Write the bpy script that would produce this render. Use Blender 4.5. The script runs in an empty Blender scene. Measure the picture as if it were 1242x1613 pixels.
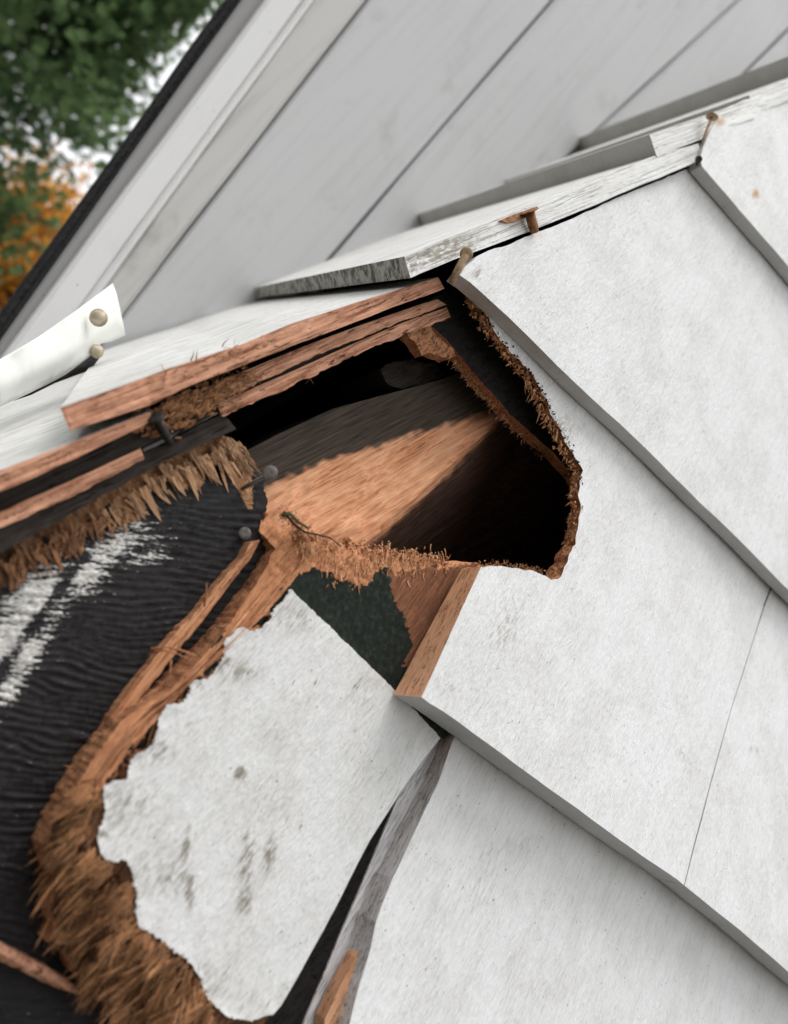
import bpy, math, random
import numpy as np
from mathutils import Vector, Matrix
from mathutils.geometry import delaunay_2d_cdt

random.seed(7); RNG = np.random.default_rng(11)
sc = bpy.context.scene
COL = sc.collection

# ------------------------------------------------------------------ camera frame
W_PX, H_PX, F_PX = 1242.0, 1613.0, 1320.0          # photograph size and focal length in its pixels
CX, CY = W_PX/2, H_PX/2
def nrm(v): v = np.array(v, float); return v/np.linalg.norm(v)
N_C = -nrm([-1071, -194, -1320])                   # normal of the damaged wall, camera axes
UP_C = nrm([1400, 1280, -1320]); UP_C = nrm(UP_C - N_C*UP_C.dot(N_C))
YW = -N_C; ZW = UP_C; XW = np.cross(YW, ZW)
R = np.array([XW, YW, ZW])                         # camera axes -> world axes
CAM = np.array([0.0, 0.0, 5.2])
DW = 0.324                                         # distance camera - wall plane

cd = bpy.data.cameras.new('camera'); cam = bpy.data.objects.new('camera', cd); COL.objects.link(cam)
m4 = Matrix.Identity(4)
for i in range(3):
    for j in range(3): m4[i][j] = R[i, j]
    m4[i][3] = CAM[i]
cam.matrix_world = m4
cd.sensor_fit = 'VERTICAL'; cd.sensor_height = 24.0; cd.lens = 24.0*F_PX/H_PX
cd.clip_start = 0.01; cd.clip_end = 3000
cd.dof.use_dof = True; cd.dof.focus_distance = 0.47; cd.dof.aperture_fstop = 4.5
sc.camera = cam

# ------------------------------------------------------------------ sky, sun, exposure
SUN_EL, SUN_AZ = math.radians(60), math.radians(226)   # azimuth clockwise from +Y
world = bpy.data.worlds.new('World'); sc.world = world; world.use_nodes = True
wt = world.node_tree; wt.nodes.clear()
sky = wt.nodes.new('ShaderNodeTexSky'); sky.sky_type = 'NISHITA'; sky.sun_disc = False
sky.sun_elevation = SUN_EL; sky.sun_rotation = SUN_AZ
sky.air_density = 1.0; sky.dust_density = 1.5; sky.ozone_density = 1.0; sky.altitude = 100
hs = wt.nodes.new('ShaderNodeHueSaturation'); hs.inputs['Saturation'].default_value = 0.10
bg = wt.nodes.new('ShaderNodeBackground'); bg.inputs['Strength'].default_value = 0.13
wo = wt.nodes.new('ShaderNodeOutputWorld')
wt.links.new(sky.outputs[0], hs.inputs['Color']); 
veil = wt.nodes.new('ShaderNodeMix'); veil.data_type = 'RGBA'; veil.inputs[0].default_value = 0.65     # even overcast veil
veil.inputs[7].default_value = (8.0, 8.1, 8.25, 1); wt.links.new(hs.outputs[0], veil.inputs[6]); wt.links.new(veil.outputs[2], bg.inputs['Color'])
wt.links.new(bg.outputs[0], wo.inputs['Surface'])
sd = bpy.data.lights.new('sun', 'SUN'); sd.energy = 1.4; sd.angle = math.radians(32); sd.color = (1, 0.985, 0.97)
sun = bpy.data.objects.new('sun', sd); COL.objects.link(sun)
sdir = Vector((math.sin(SUN_AZ)*math.cos(SUN_EL), math.cos(SUN_AZ)*math.cos(SUN_EL), math.sin(SUN_EL)))
sun.rotation_euler = sdir.to_track_quat('Z', 'Y').to_euler(); sun.location = (0, -3, 12)
sc.view_settings.view_transform = 'Standard'; sc.view_settings.look = 'None'
sc.view_settings.exposure = 0.54; sc.view_settings.gamma = 1.0; sc.view_settings.use_curve_mapping = False
sc.cycles.adaptive_threshold = 0.02; sc.cycles.max_bounces = 4; sc.cycles.diffuse_bounces = 3; sc.cycles.glossy_bounces = 1

# ------------------------------------------------------------------ pixel -> place helpers
def rays(px):
    px = np.atleast_2d(np.asarray(px, float))
    dc = np.stack([(px[:, 0]-CX)/F_PX, -(px[:, 1]-CY)/F_PX, -np.ones(len(px))], 1)
    return dc @ R.T
def at_depth(px, z):                                # world point at camera depth z
    return CAM + rays(px)*np.atleast_1d(z)[:, None]
_o = rays([(700, 900)])[0]; _o = CAM + _o*(DW/_o[1])
ORG = np.array([_o[0], DW, _o[2]])                  # wall frame origin (world)
# wall frame: x = world X, y = world Z, z = out of the wall (-world Y)
def to_local(w): w = np.atleast_2d(w); return np.stack([w[:, 0]-ORG[0], w[:, 2]-ORG[2], DW-w[:, 1]], 1)
def Lh(px, h):                                      # wall-frame point on the plane h above the wall
    d = rays(px); t = (DW-np.asarray(h, float))/d[:, 1]
    return to_local(CAM + d*np.atleast_1d(t)[:, None])
class Plane:                                        # z = a + b x + c y in the wall frame
    def __init__(s, pts):                           # [(px,py,h), ...]
        P = Lh([(p[0], p[1]) for p in pts], [p[2] for p in pts])
        A = np.stack([np.ones(len(P)), P[:, 0], P[:, 1]], 1)
        s.a, s.b, s.c = np.linalg.lstsq(A, P[:, 2], rcond=None)[0]
    def __call__(s, px):
        d = rays(px)
        num = DW - s.a + s.b*(ORG[0]-CAM[0]) + s.c*(ORG[2]-CAM[2])
        t = num/(d[:, 1] + s.b*d[:, 0] + s.c*d[:, 2])
        return to_local(CAM + d*t[:, None])
def flat(h): 
    p = Plane.__new__(Plane); p.a, p.b, p.c = h, 0.0, 0.0; return p
def ang(p, q):                                      # direction of a picture line, as an angle in the wall frame
    a = Lh([p, q], [0, 0]); v = a[1]-a[0]; return math.atan2(v[1], v[0])
def q_dir(vp):                                      # wall-frame direction towards a vanishing point
    w = nrm(rays([vp])[0]); return np.array([w[0], w[2], -w[1]])
Q = q_dir((200, 495))                               # into the depth along the side wall

# ------------------------------------------------------------------ numpy noise
def _hash(ix, iy, s):
    n = (ix*374761393 + iy*668265263 + s*2147483647) & 0xffffffff
    n = ((n ^ (n >> 13))*1274126177) & 0xffffffff
    return ((n ^ (n >> 16)) & 0xffff)/65535.0
def vnoise(x, y, s=0):
    x = np.asarray(x, float); y = np.asarray(y, float)
    ix = np.floor(x).astype(np.int64); iy = np.floor(y).astype(np.int64)
    fx = x-ix; fy = y-iy; fx = fx*fx*(3-2*fx); fy = fy*fy*(3-2*fy)
    a = _hash(ix, iy, s); b = _hash(ix+1, iy, s); c = _hash(ix, iy+1, s); d = _hash(ix+1, iy+1, s)
    return (a*(1-fx)+b*fx)*(1-fy)+(c*(1-fx)+d*fx)*fy
def fbm(x, y, s=0, o=3):
    v = 0; a = 0.5; t = 0
    for k in range(o): v = v + a*vnoise(x*2**k, y*2**k, s+k*17); t += a; a *= 0.5
    return v/t                                      # 0..1
def inside(px, poly):
    x, y = px[:, 0], px[:, 1]; r = np.zeros(len(px), bool); n = len(poly)
    for i in range(n):
        x1, y1 = poly[i]; x2, y2 = poly[(i+1) % n]
        if y1 == y2: continue
        c = ((y1 > y) != (y2 > y)) & (x < (x2-x1)*(y-y1)/(y2-y1)+x1); r ^= c
    return r
def dist_line(px, pl, closed=False):
    pl = np.asarray(pl, float); d = np.full(len(px), 1e9)
    n = len(pl) if closed else len(pl)-1
    for i in range(n):
        a = pl[i]; b = pl[(i+1) % len(pl)]; ab = b-a
        t = np.clip(((px-a)@ab)/max(ab@ab, 1e-9), 0, 1)
        d = np.minimum(d, np.hypot(*(px-a-t[:, None]*ab).T))
    return d
def rot2(px, a): c, s = math.cos(a), math.sin(a); return px[:, 0]*c+px[:, 1]*s, -px[:, 0]*s+px[:, 1]*c
def sstep(a, b, x): t = np.clip((x-a)/(b-a), 0, 1); return t*t*(3-2*t)
def jag(pts, amp, step=7, seed=0, fine=False):
    """subdivide a polyline and roughen it; the ends stay put. fine: sharp chips as on broken paint"""
    pts = [np.array(p, float) for p in pts]; out = []; rg = np.random.default_rng(seed+900)
    s = 0.0; smooth = amp < 2 and not fine
    if smooth: step = max(step, 13)
    if fine: step = 3.4
    for a, b in zip(pts[:-1], pts[1:]):
        L = np.linalg.norm(b-a); n = max(1, int(L/step)); v = (b-a)/max(L, 1e-6); nn = np.array([-v[1], v[0]])
        for k in range(n):
            u = s + L*k/n; U = np.array([u]); S1 = np.array([seed*3.7])
            if smooth: o = (float(fbm(U/70., S1, seed, 3)[0])-.5)*2
            elif fine: o = (float(fbm(U/34., S1, seed, 3)[0])-.5)*1.5 + rg.normal(0, .16) + (rg.random() < .12)*rg.uniform(-.5, .5); U = U
            else: o = (float(fbm(U/26., S1, seed, 2)[0])-.5)*1.3 + (float(vnoise(U/7., S1+5, seed)[0])-.5)*.9
            out.append(a+(b-a)*k/n + (nn*o*amp if (out or k) else 0) + (v*rg.normal(0, .8) if fine and k else 0))
        s += L
    out.append(pts[-1]); return [tuple(p) for p in out]

# ------------------------------------------------------------------ objects
def new_obj(name, me, parent=None, mats=()):
    o = bpy.data.objects.new(name, me); COL.objects.link(o)
    for m in mats: me.materials.append(m)
    if parent: o.parent = parent
    return o
def empty(name, loc=(0, 0, 0), rot=(0, 0, 0), label=None, cat=None, group=None, kind=None):
    o = bpy.data.objects.new(name, None); COL.objects.link(o); o.location = loc; o.rotation_euler = rot
    o.empty_display_size = 0.02
    return tag(o, label, cat, group, kind)
def tag(o, label=None, cat=None, group=None, kind=None):
    if label: o['label'] = label
    if cat: o['category'] = cat
    if group: o['group'] = group
    if kind: o['kind'] = kind
    return o
def mesh_np(name, V, F, mat_idx=None, mask=None, smooth=None):
    me = bpy.data.meshes.new(name)
    me.from_pydata([tuple(map(float, v)) for v in V], [], F)
    if mat_idx is not None: me.polygons.foreach_set('material_index', np.asarray(mat_idx, np.int32))
    if smooth is not None: me.polygons.foreach_set('use_smooth', np.asarray(smooth, bool))
    if mask is not None:
        at = me.attributes.new('mask', 'FLOAT_COLOR', 'POINT')
        c = np.ones((len(V), 4), np.float32); c[:, :3] = mask; at.data.foreach_set('color', c.ravel())
    me.update(); return me

def plate(name, segs, surf, parent, mats, bottom=None, vec=None, relief=None, mask=None, spacing=9,
          rows=1, rough=0.0, rmat=(1,), seed=0, cap=True, smask=(0, 0, 0)):
    """solid piece: outline in picture pixels laid on the surface `surf`, roughened by `relief` (along the wall normal),
    with real sides going down to wall height `bottom` or along the vector `vec`.
    segs: [(points, jag amplitude, side material index)]"""
    pts, emat = [], []
    for k, (p, a, mi) in enumerate(segs):
        nxt = segs[(k+1) % len(segs)][0][0]
        p = list(p) + [nxt]
        q = jag(p, abs(a), step=max(4, spacing*.7), seed=seed+k*5+1, fine=a < 0) if a != 0 else [tuple(map(float, x)) for x in p]
        if a == 0 and rows > 1: q = jag(p, 0.0, step=16, seed=1)
        for x in q[:-1]: pts.append(x); emat.append(mi)
    n = len(pts); arr = np.array(pts)
    x0, y0 = arr.min(0); x1, y1 = arr.max(0)
    inn = np.zeros((0, 2))
    if spacing and relief is not None or mask is not None:
        gx, gy = np.meshgrid(np.arange(x0, x1, spacing), np.arange(y0, y1, spacing*.87))
        gx[1::2] += spacing/2
        g = np.stack([gx.ravel(), gy.ravel()], 1) + RNG.normal(0, spacing*.12, (gx.size, 2))
        g = g[inside(g, pts)]
        if len(g): inn = g[dist_line(g, arr, True) > spacing*.45]
    allp = [Vector((float(a), float(b))) for a, b in pts] + [Vector((float(a), float(b))) for a, b in inn]
    edges = [(i, (i+1) % n) for i in range(n)]
    vo, eo, fo, ov, oe, of = delaunay_2d_cdt(allp, edges, [], 1, 1e-4)
    P = np.array([(v.x, v.y) for v in vo]); fo = [tuple(f) for f in fo]
    ekey = {}
    for e, src in zip(eo, oe):
        if src: ekey[tuple(sorted(e))] = emat[src[0]] if src[0] < n else 0
    T = surf(P) if callable(surf) else surf
    if relief is not None:
        r = relief(P); T[:, 2] += r
    # winding so that the front faces out (+z)
    f0 = fo[0]; a, b, c = (T[i] for i in f0[:3])
    sgn = np.zeros(1)
    areas = sum(np.cross(T[f[1]]-T[f[0]], T[f[2]]-T[f[0]])[2] for f in fo[:200])
    if areas < 0: fo = [f[::-1] for f in fo]
    M = np.tile(np.array(smask, float), (len(P), 1)) if mask is None else np.clip(mask(P), 0, 1)
    V = [T]; masks = [M]; F = list(fo); MI = [0]*len(fo); SM = [relief is not None]*len(fo)
    de = set()
    for f in fo:
        for i in range(len(f)): de.add((f[i], f[(i+1) % len(f)]))
    bd = [e for e in de if (e[1], e[0]) not in de]
    bv = sorted({i for e in bd for i in e}); base = len(P); idx = {v: k for k, v in enumerate(bv)}
    top = T[bv]
    if vec is not None: bot = top + np.asarray(vec)
    else: bot = top.copy(); bot[:, 2] = np.minimum(bottom, top[:, 2]-1e-4)
    nb = len(bv)
    # in-plane outline normals for rough sides
    nv = np.zeros((nb, 3))
    for a, b in bd:
        t = T[b]-T[a]; nn = np.array([t[1], -t[0], 0]); nn /= np.linalg.norm(nn)+1e-9
        nv[idx[a]] += nn; nv[idx[b]] += nn
    nv /= np.linalg.norm(nv, axis=1)[:, None]+1e-9
    rw = np.ones(nb)
    for a, b in bd:
        if ekey.get(tuple(sorted((a, b))), 0) not in rmat: rw[idx[a]] = rw[idx[b]] = 0
    for r in range(0, rows+1):
        k = r/rows; L = top*(1-k)+bot*k
        if rough and rows > 1 and r:
            w = (fbm(P[bv, 0]/9.+r*7.7, P[bv, 1]/9.-r*3.1, seed+3, 2)-.5)*2*rough
            L = L + nv*(w*rw)[:, None]
        V.append(L); sm = np.tile(np.array(smask, float), (nb, 1)); sm[:, 2] = fbm(P[bv, 0]/6.+r*9, P[bv, 1]/6., seed+9, 2); masks.append(sm)
    for a, b in bd:
        mi = ekey.get(tuple(sorted((a, b))), 0)
        for r in range(rows):
            A = base+r*nb+idx[a]; B = base+r*nb+idx[b]
            C_ = base+(r+1)*nb+idx[b]; D_ = base+(r+1)*nb+idx[a]
            F.append((B, A, D_, C_)); MI.append(mi); SM.append(False)
    if cap:
        # back cap: triangulate the boundary again without interior points
        loop_p = [Vector((P[i, 0], P[i, 1])) for i in bv]
        be = [(idx[a], idx[b]) for a, b in bd]
        v2, e2, f2, o2, _, _ = delaunay_2d_cdt(loop_p, be, [], 1, 1e-6)
        if len(v2) == nb:
            off = base+rows*nb
            mp = {i: o[0] for i, o in enumerate(o2) if o}
            for f in f2:
                if all(i in mp for i in f):
                    F.append(tuple(off+mp[i] for i in f)); MI.append(len(mats)-1); SM.append(False)
    me = mesh_np(name, np.concatenate(V), F, MI, np.concatenate(masks), SM)
    return new_obj(name, me, parent, mats)

def slivers(name, base, dirs, length, width, parent, mats, curl=0.25, seed=0, rnd=None, flatten=0.5, up=(0, 0, 1)):
    """many tapered, slightly bent splinters in one mesh (base/dirs in the wall frame)"""
    rg = np.random.default_rng(seed); n = len(base)
    V = np.zeros((n, 10, 3)); M = np.zeros((n, 10, 3)); up = np.array(up, float)
    d = dirs/np.linalg.norm(dirs, axis=1)[:, None]
    s = np.cross(d, up); s /= np.linalg.norm(s, axis=1)[:, None]+1e-9
    u = np.cross(s, d)
    c1 = rg.normal(0, curl, n)[:, None]; c2 = rg.normal(0, curl, n)[:, None]
    rv = rg.random(n) if rnd is None else rnd
    length = np.broadcast_to(length, (n,))[:, None]; width = np.broadcast_to(width, (n,))[:, None]
    for k, (t, w) in enumerate(((0, 1.0), (.4, .85), (.75, .5))):
        cpt = base + d*length*t + (s*c1+u*c2)*length*t*t
        for j, a in enumerate((0.3, 2.4, 4.5)):
            V[:, k*3+j] = cpt + (s*math.cos(a)+u*math.sin(a)*flatten)*width*w*.5
    V[:, 9] = base + d*length + (s*c1+u*c2)*length
    M[:, :, 0] = 1; M[:, :, 2] = rv[:, None]
    tri = []
    for k in range(2):
        for j in range(3):
            a, b = k*3+j, k*3+(j+1) % 3
            tri += [(a, b, b+3), (a, b+3, a+3)]
    for j in range(3): tri.append((6+j, 6+(j+1) % 3, 9))
    tri.append((0, 2, 1)); tri = np.array(tri)
    F = (tri[None]+np.arange(n)[:, None, None]*10).reshape(-1, 3)
    me = mesh_np(name, V.reshape(-1, 3), F.tolist(), None, M.reshape(-1, 3))
    o = new_obj(name, me, parent, mats); o['kind'] = 'stuff'; return o
def crumbs(name, base, size, parent, mats, seed=0, stretch=None):
    """broken wood bits: small irregular faceted lumps"""
    rg = np.random.default_rng(seed); V = []; F = []; M = []
    oct_ = np.array([(1, 0, 0), (-1, 0, 0), (0, 1, 0), (0, -1, 0), (0, 0, 1), (0, 0, -1)], float)
    fc = [(0, 2, 4), (2, 1, 4), (1, 3, 4), (3, 0, 4), (2, 0, 5), (1, 2, 5), (3, 1, 5), (0, 3, 5)]
    for i, b in enumerate(base):
        v = oct_*(.55+.7*rg.random((6, 1)))*size[i]
        if stretch is not None:
            t = nrm(stretch + rg.normal(0, .25, 3)); v = v*0.6 + np.outer(v@t, t)*1.4
        else:
            A = rg.normal(0, 1, (3, 3)); q, _ = np.linalg.qr(A); v = (v*np.array([1, .6, .8]))@q
        off = len(V); V += list(v+b); F += [tuple(off+k for k in f) for f in fc]; r = rg.random(); M += [(1, 0, r)]*6
    me = mesh_np(name, V, F, None, np.array(M)); o = new_obj(name, me, parent, mats); o['kind'] = 'stuff'; return o

# ------------------------------------------------------------------ materials
class NT:
    def __init__(s, name):
        s.m = bpy.data.materials.new(name); s.m.use_nodes = True; s.t = s.m.node_tree; s.t.nodes.clear()
        s.out = s.n('ShaderNodeOutputMaterial'); s.b = s.n('ShaderNodeBsdfPrincipled'); s.l(s.b.outputs[0], s.out.inputs[0])
        s.tc = s.n('ShaderNodeTexCoord')
    def n(s, t): return s.t.nodes.new(t)
    def l(s, a, b): s.t.links.new(a, b)
    def obj(s): return s.tc.outputs['Object']
    def map(s, rot=0.0, size=(1, 1, 1), src=None):
        m = s.n('ShaderNodeMapping'); m.vector_type = 'TEXTURE'; m.inputs['Rotation'].default_value = (0, 0, rot) if not isinstance(rot, tuple) else rot
        m.inputs['Scale'].default_value = size; s.l(src or s.obj(), m.inputs['Vector']); return m.outputs[0]
    def noise(s, vec, detail=3, rough=.55, scale=1.0, dist=0.0):
        x = s.n('ShaderNodeTexNoise'); x.inputs['Scale'].default_value = scale; x.inputs['Detail'].default_value = detail
        x.inputs['Roughness'].default_value = rough; x.inputs['Distortion'].default_value = dist; s.l(vec, x.inputs['Vector']); return x.outputs['Fac']
    def ramp(s, fac, stops):
        r = s.n('ShaderNodeValToRGB'); s.l(fac, r.inputs[0]); e = r.color_ramp.elements
        while len(e) < len(stops): e.new(0.5)
        for k, (p, c) in enumerate(stops): e[k].position = p; e[k].color = (*c, 1) if len(c) == 3 else c
        return r.outputs[0]
    def step(s, fac, a, b):
        r = s.n('ShaderNodeMapRange'); r.interpolation_type = 'SMOOTHSTEP'; s.l(fac, r.inputs['Value'])
        r.inputs['From Min'].default_value = a; r.inputs['From Max'].default_value = b; return r.outputs[0]
    def mix(s, fac, a, b, mode='MIX'):
        x = s.n('ShaderNodeMix'); x.data_type = 'RGBA'; x.blend_type = mode
        for sock, v in ((x.inputs[0], fac), (x.inputs[6], a), (x.inputs[7], b)):
            if isinstance(v, (int, float)): sock.default_value = v
            elif isinstance(v, tuple): sock.default_value = (*v, 1)
            else: s.l(v, sock)
        return x.outputs[2]
    def math(s, op, a, b=0.0, c=None):
        x = s.n('ShaderNodeMath'); x.operation = op
        for k, v in enumerate((a, b) if c is None else (a, b, c)):
            if isinstance(v, (int, float)): x.inputs[k].default_value = v
            else: s.l(v, x.inputs[k])
        return x.outputs[0]
    def mask(s):
        a = s.n('ShaderNodeAttribute'); a.attribute_name = 'mask'; x = s.n('ShaderNodeSeparateColor'); s.l(a.outputs['Color'], x.inputs[0])
        return x.outputs[0], x.outputs[1], x.outputs[2]
    def bump(s, h, strength=.5, dist=.001, prev=None):
        b = s.n('ShaderNodeBump'); b.inputs['Strength'].default_value = strength; b.inputs['Distance'].default_value = dist
        s.l(h, b.inputs['Height'])
        if prev is not None: s.l(prev, b.inputs['Normal'])
        return b.outputs[0]
    def done(s, col, rough=.7, normal=None, spec=.3, metal=0.0):
        if isinstance(col, tuple): s.b.inputs['Base Color'].default_value = (*col, 1)
        else: s.l(col, s.b.inputs['Base Color'])
        if isinstance(rough, (int, float)): s.b.inputs['Roughness'].default_value = rough
        else: s.l(rough, s.b.inputs['Roughness'])
        s.b.inputs['Specular IOR Level'].default_value = spec; s.b.inputs['Metallic'].default_value = metal
        if normal is not None: s.l(normal, s.b.inputs['Normal'])
        return s.m

GR = ang((500, 1490), (700, 1165))                  # grain of the wall shingles
GC = ang((0, 740), (690, 440))                      # along the corner
mm = 0.001
def mat_paint(name, base=(.80, .795, .785), angle=GR, dirt=.35, rel=.5, streak=.35, size=1.0, crack=0, moss=0):
    """white house paint over wood: brush relief, grime in the hollows, specks; mask.g = stains, mask.r = rust"""
    s = NT(name)
    fib = s.noise(s.map(angle, (8*mm*size, 1.0*mm*size, 1.0*mm*size)), 4, .65)
    lump = s.noise(s.map(angle, (4*mm*size, 2.2*mm*size, 2.2*mm*size)), 4, .62)
    long = s.noise(s.map(angle, (110*mm*size, 7*mm*size, 7*mm*size)), 4, .65)
    big = s.noise(s.map(0, (38*mm, 38*mm, 38*mm)), 4, .65)
    r, g, b = s.mask()
    c = s.mix(s.step(big, .38, .68), base, tuple(v*f for v, f in zip(base, (.90, .895, .88))))
    c = s.mix(s.math('MULTIPLY', s.step(long, .5, .72), streak), c, tuple(v*f for v, f in zip(base, (.72, .71, .68))))
    c = s.mix(s.math('MULTIPLY', s.step(fib, .42, .62), .34), c, tuple(v*.90 for v in base))
    gr_ = s.math('MULTIPLY', s.step(fib, .52, .70), s.step(big, .40, .62))
    c = s.mix(s.math('MULTIPLY', gr_, dirt), c, tuple(v*f for v, f in zip(base, (.60, .59, .55))))
    sp = s.noise(s.map(angle, (2.2*mm, 1.3*mm, 1.3*mm)), 1, .4)
    region = s.noise(s.map(0, (11*mm, 11*mm, 11*mm)), 3, .6)
    spk = s.math('MULTIPLY', s.step(sp, .70, .77), s.step(region, .45, .60))
    c = s.mix(s.math('MULTIPLY', spk, .8), c, (.15, .14, .12))
    st = s.math('MULTIPLY', g, s.math('ADD', s.math('MULTIPLY', s.step(fib, .34, .62), .75), s.math('MULTIPLY', s.step(lump, .38, .62), .5)))
    c = s.mix(s.math('MULTIPLY', s.step(st, .10, .95), .85), c, (.20, .165, .115))
    if crack:
        ck = s.noise(s.map(angle, (170*mm, 2.6*mm, 2.6*mm)), 3, .6)
        c = s.mix(s.math('MULTIPLY', s.step(s.math('ABSOLUTE', s.math('SUBTRACT', ck, .5)), .035, .0), crack), c, (.20, .19, .17))
    if moss:
        mo = s.noise(s.map(0, (7*mm, 7*mm, 7*mm)), 4, .7)
        c = s.mix(s.math('MULTIPLY', s.step(mo, .42, .62), moss), c, (.045, .050, .028))
    c = s.mix(s.step(r, .15, .9), c, (.50, .25, .07))
    hgt = s.math('ADD', s.math('MULTIPLY', lump, .55), s.math('MULTIPLY', fib, 1.15))
    nb = s.bump(hgt, rel, .9*mm)
    return s.done(c, .62, nb, .3)
def mat_wood(name, light, dark, angle, length=26, wid=1.1, rel=.8, fresh=None):
    """bare wood; mask.b shifts the tone from piece to piece"""
    s = NT(name)
    g1 = s.noise(s.map(angle, (length*mm, wid*mm, wid*mm)), 4, .62, dist=.3)
    g2 = s.noise(s.map(angle, (length*.3*mm, wid*.45*mm, wid*.45*mm)), 3, .6)
    blot = s.noise(s.map(angle, (14*mm, 6*mm, 6*mm)), 3, .6)
    r, g, b = s.mask()
    f = s.math('ADD', s.math('MULTIPLY', g1, .75), s.math('MULTIPLY', g2, .35))
    c = s.ramp(f, [(.40, dark), (.54, tuple((a*.35+b_*.65) for a, b_ in zip(dark, light))), (.68, light)])
    c = s.mix(s.math('MULTIPLY', s.step(blot, .52, .75), .55), c, tuple(d*.8 for d in dark))
    c = s.mix(.55, c, s.mix(b, tuple(d*1.0 for d in dark), tuple(min(1, l*1.25) for l in light)), 'MIX') if fresh else c
    ckn = s.noise(s.map(angle, (length*2.2*mm, wid*2.2*mm, wid*2.2*mm)), 3, .6)
    ckm = s.math('MULTIPLY', s.step(s.math('ABSOLUTE', s.math('SUBTRACT', ckn, .5)), .022, .004), s.step(blot, .38, .52))
    c = s.mix(s.math('MULTIPLY', ckm, .85), c, tuple(d*.22 for d in dark))
    nb = s.bump(s.math('ADD', g1, s.math('MULTIPLY', g2, .4)), rel, .7*mm)
    return s.done(c, .85, nb, .12)

M_PAINT = mat_paint('white_wall_paint', (.835, .832, .83), GR, .65, .95, .26, 1.0, .14)
M_PAINT4 = mat_paint('aged_white_paint', (.81, .805, .79), GR, 1.0, 1.25, .4)
M_PAINT_S = mat_paint('white_corner_paint', (.83, .825, .80), GC, .4, .6, .45, 1.3, .75)
M_BUTT = mat_paint('grimy_shaded_edge_paint', (.54, .53, .52), ang((760, 475), (1242, 940)), .6, .5, .4)  # grime, plus the shade of the downward edges greyed into the paint
M_BUTT_S = mat_paint('grimy_shaded_corner_butt', (.56, .55, .52), GC, .6, .6, .4)  # corner butts: grime and their underside shade in one grey
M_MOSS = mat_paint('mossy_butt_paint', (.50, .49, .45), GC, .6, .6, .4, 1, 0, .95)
M_CEDAR = mat_wood('fresh_cedar', (.64, .31, .165), (.26, .085, .04), GR, 30, 1.0, .8)
M_CEDAR_C = mat_wood('fresh_cedar_corner', (.72, .385, .245), (.24, .088, .048), GC, 42, 1.9, 1.0)
M_PALE = mat_wood('clean_split_cedar', (.78, .44, .265), (.58, .29, .155), GR, 50, 1.2, .4)
GB = ang((110, 1250), (440, 850)); M_SPLIT = mat_wood('split_cedar', (.70, .355, .19), (.30, .105, .045), GB, 40, 1.1, .8)
M_TORN = mat_wood('torn_cedar', (.58, .285, .15), (.20, .075, .035), GR, 5, 1.4, .9)
M_FIB = mat_wood('cedar_fibre', (.46, .225, .105), (.045, .022, .012), GR, 9, .8, .5, fresh=True)
M_FIBL = mat_wood('pale_cedar_fibre', (.64, .335, .175), (.25, .10, .045), GR, 9, .8, .5, fresh=True)
M_FIBD = mat_wood('brown_cedar_fibre', (.30, .15, .075), (.07, .032, .018), GR, 9, .8, .5, fresh=True)
M_DARKWOOD = mat_wood('dark_old_wood', (.055, .045, .038), (.018, .014, .012), GC, 40, 2.0, .6)
M_GREYWOOD = mat_wood('weathered_grey_wood', (.84, .835, .84), (.46, .455, .46), ang((500, 1490), (700, 1165)), 40, 1.2, .7)
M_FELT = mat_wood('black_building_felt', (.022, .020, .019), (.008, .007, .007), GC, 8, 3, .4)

# ------------------------------------------------------------------ the damaged wall
wall = empty('shingled_wall', tuple(ORG), (math.pi/2, 0, 0),
             'white painted wooden shingle wall with a large ragged hole gnawed through it', 'wall')
P_T4 = Plane([(692, 1165, -.0015), (1242, 1560, -.0015), (480, 930, -.002), (420, 1600, .006), (900, 1613, .004)])
P_T3 = Plane([(663, 1100, .0230), (1242, 1532, .0205), (880, 640, .003), (1242, 965, .002)])
P_T2 = Plane([(740, 445, .0145), (1242, 930, .0150), (1095, 265, .003), (1242, 455, .003)])
P_T1 = Plane([(1105, 258, .0145), (1242, 420, .0150), (1140, 172, .0110), (1400, 300, .003)])

def relief_paint(amp, s=0):
    def f(p):
        a, b = rot2(p, -1.02)
        return (fbm(a/90., b/40., s, 1)-.5)*amp*1.4 + (fbm(a/220., b/150., s+5, 2)-.5)*amp*3
    return f
def blob(p, x, y, rx, ry, a=0.0):
    u, v = rot2(p-np.array([x, y]), a); return np.exp(-((u/rx)**2+(v/ry)**2))

# upper right shingle (course 1)
def mask1(p):
    m = np.zeros((len(p), 3))
    m[:, 1] = .5*blob(p, 1225, 195, 5, 60, .1)*.5
    m[:, 0] = np.maximum(.95*blob(p, 1190, 305, 6, 10), .8*blob(p, 1134, 190, 11, 11))
    m[:, 0] = np.maximum(m[:, 0], .35*blob(p, 1193, 318, 8, 10)); return m
t1 = plate('shingle', [([(1137, 174), (1120, 205), (1108, 232), (1103, 250), (1106, 262)], 1.2, 1),
                       ([(1106, 262), (1242, 421), (1560, 780)], 1.95, 1), ([(1560, 780), (1560, -20), (1400, 60)], 0, 1),
                       ([(1400, 60), (1242, 127), (1180, 155)], 2, 0)], P_T1, wall, [M_PAINT, M_BUTT], bottom=.0048,
           relief=relief_paint(.00022, 3), mask=mask1, spacing=7, seed=31)
t1['label'] = 'upper right shingle with two rusty nail spots'
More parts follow.
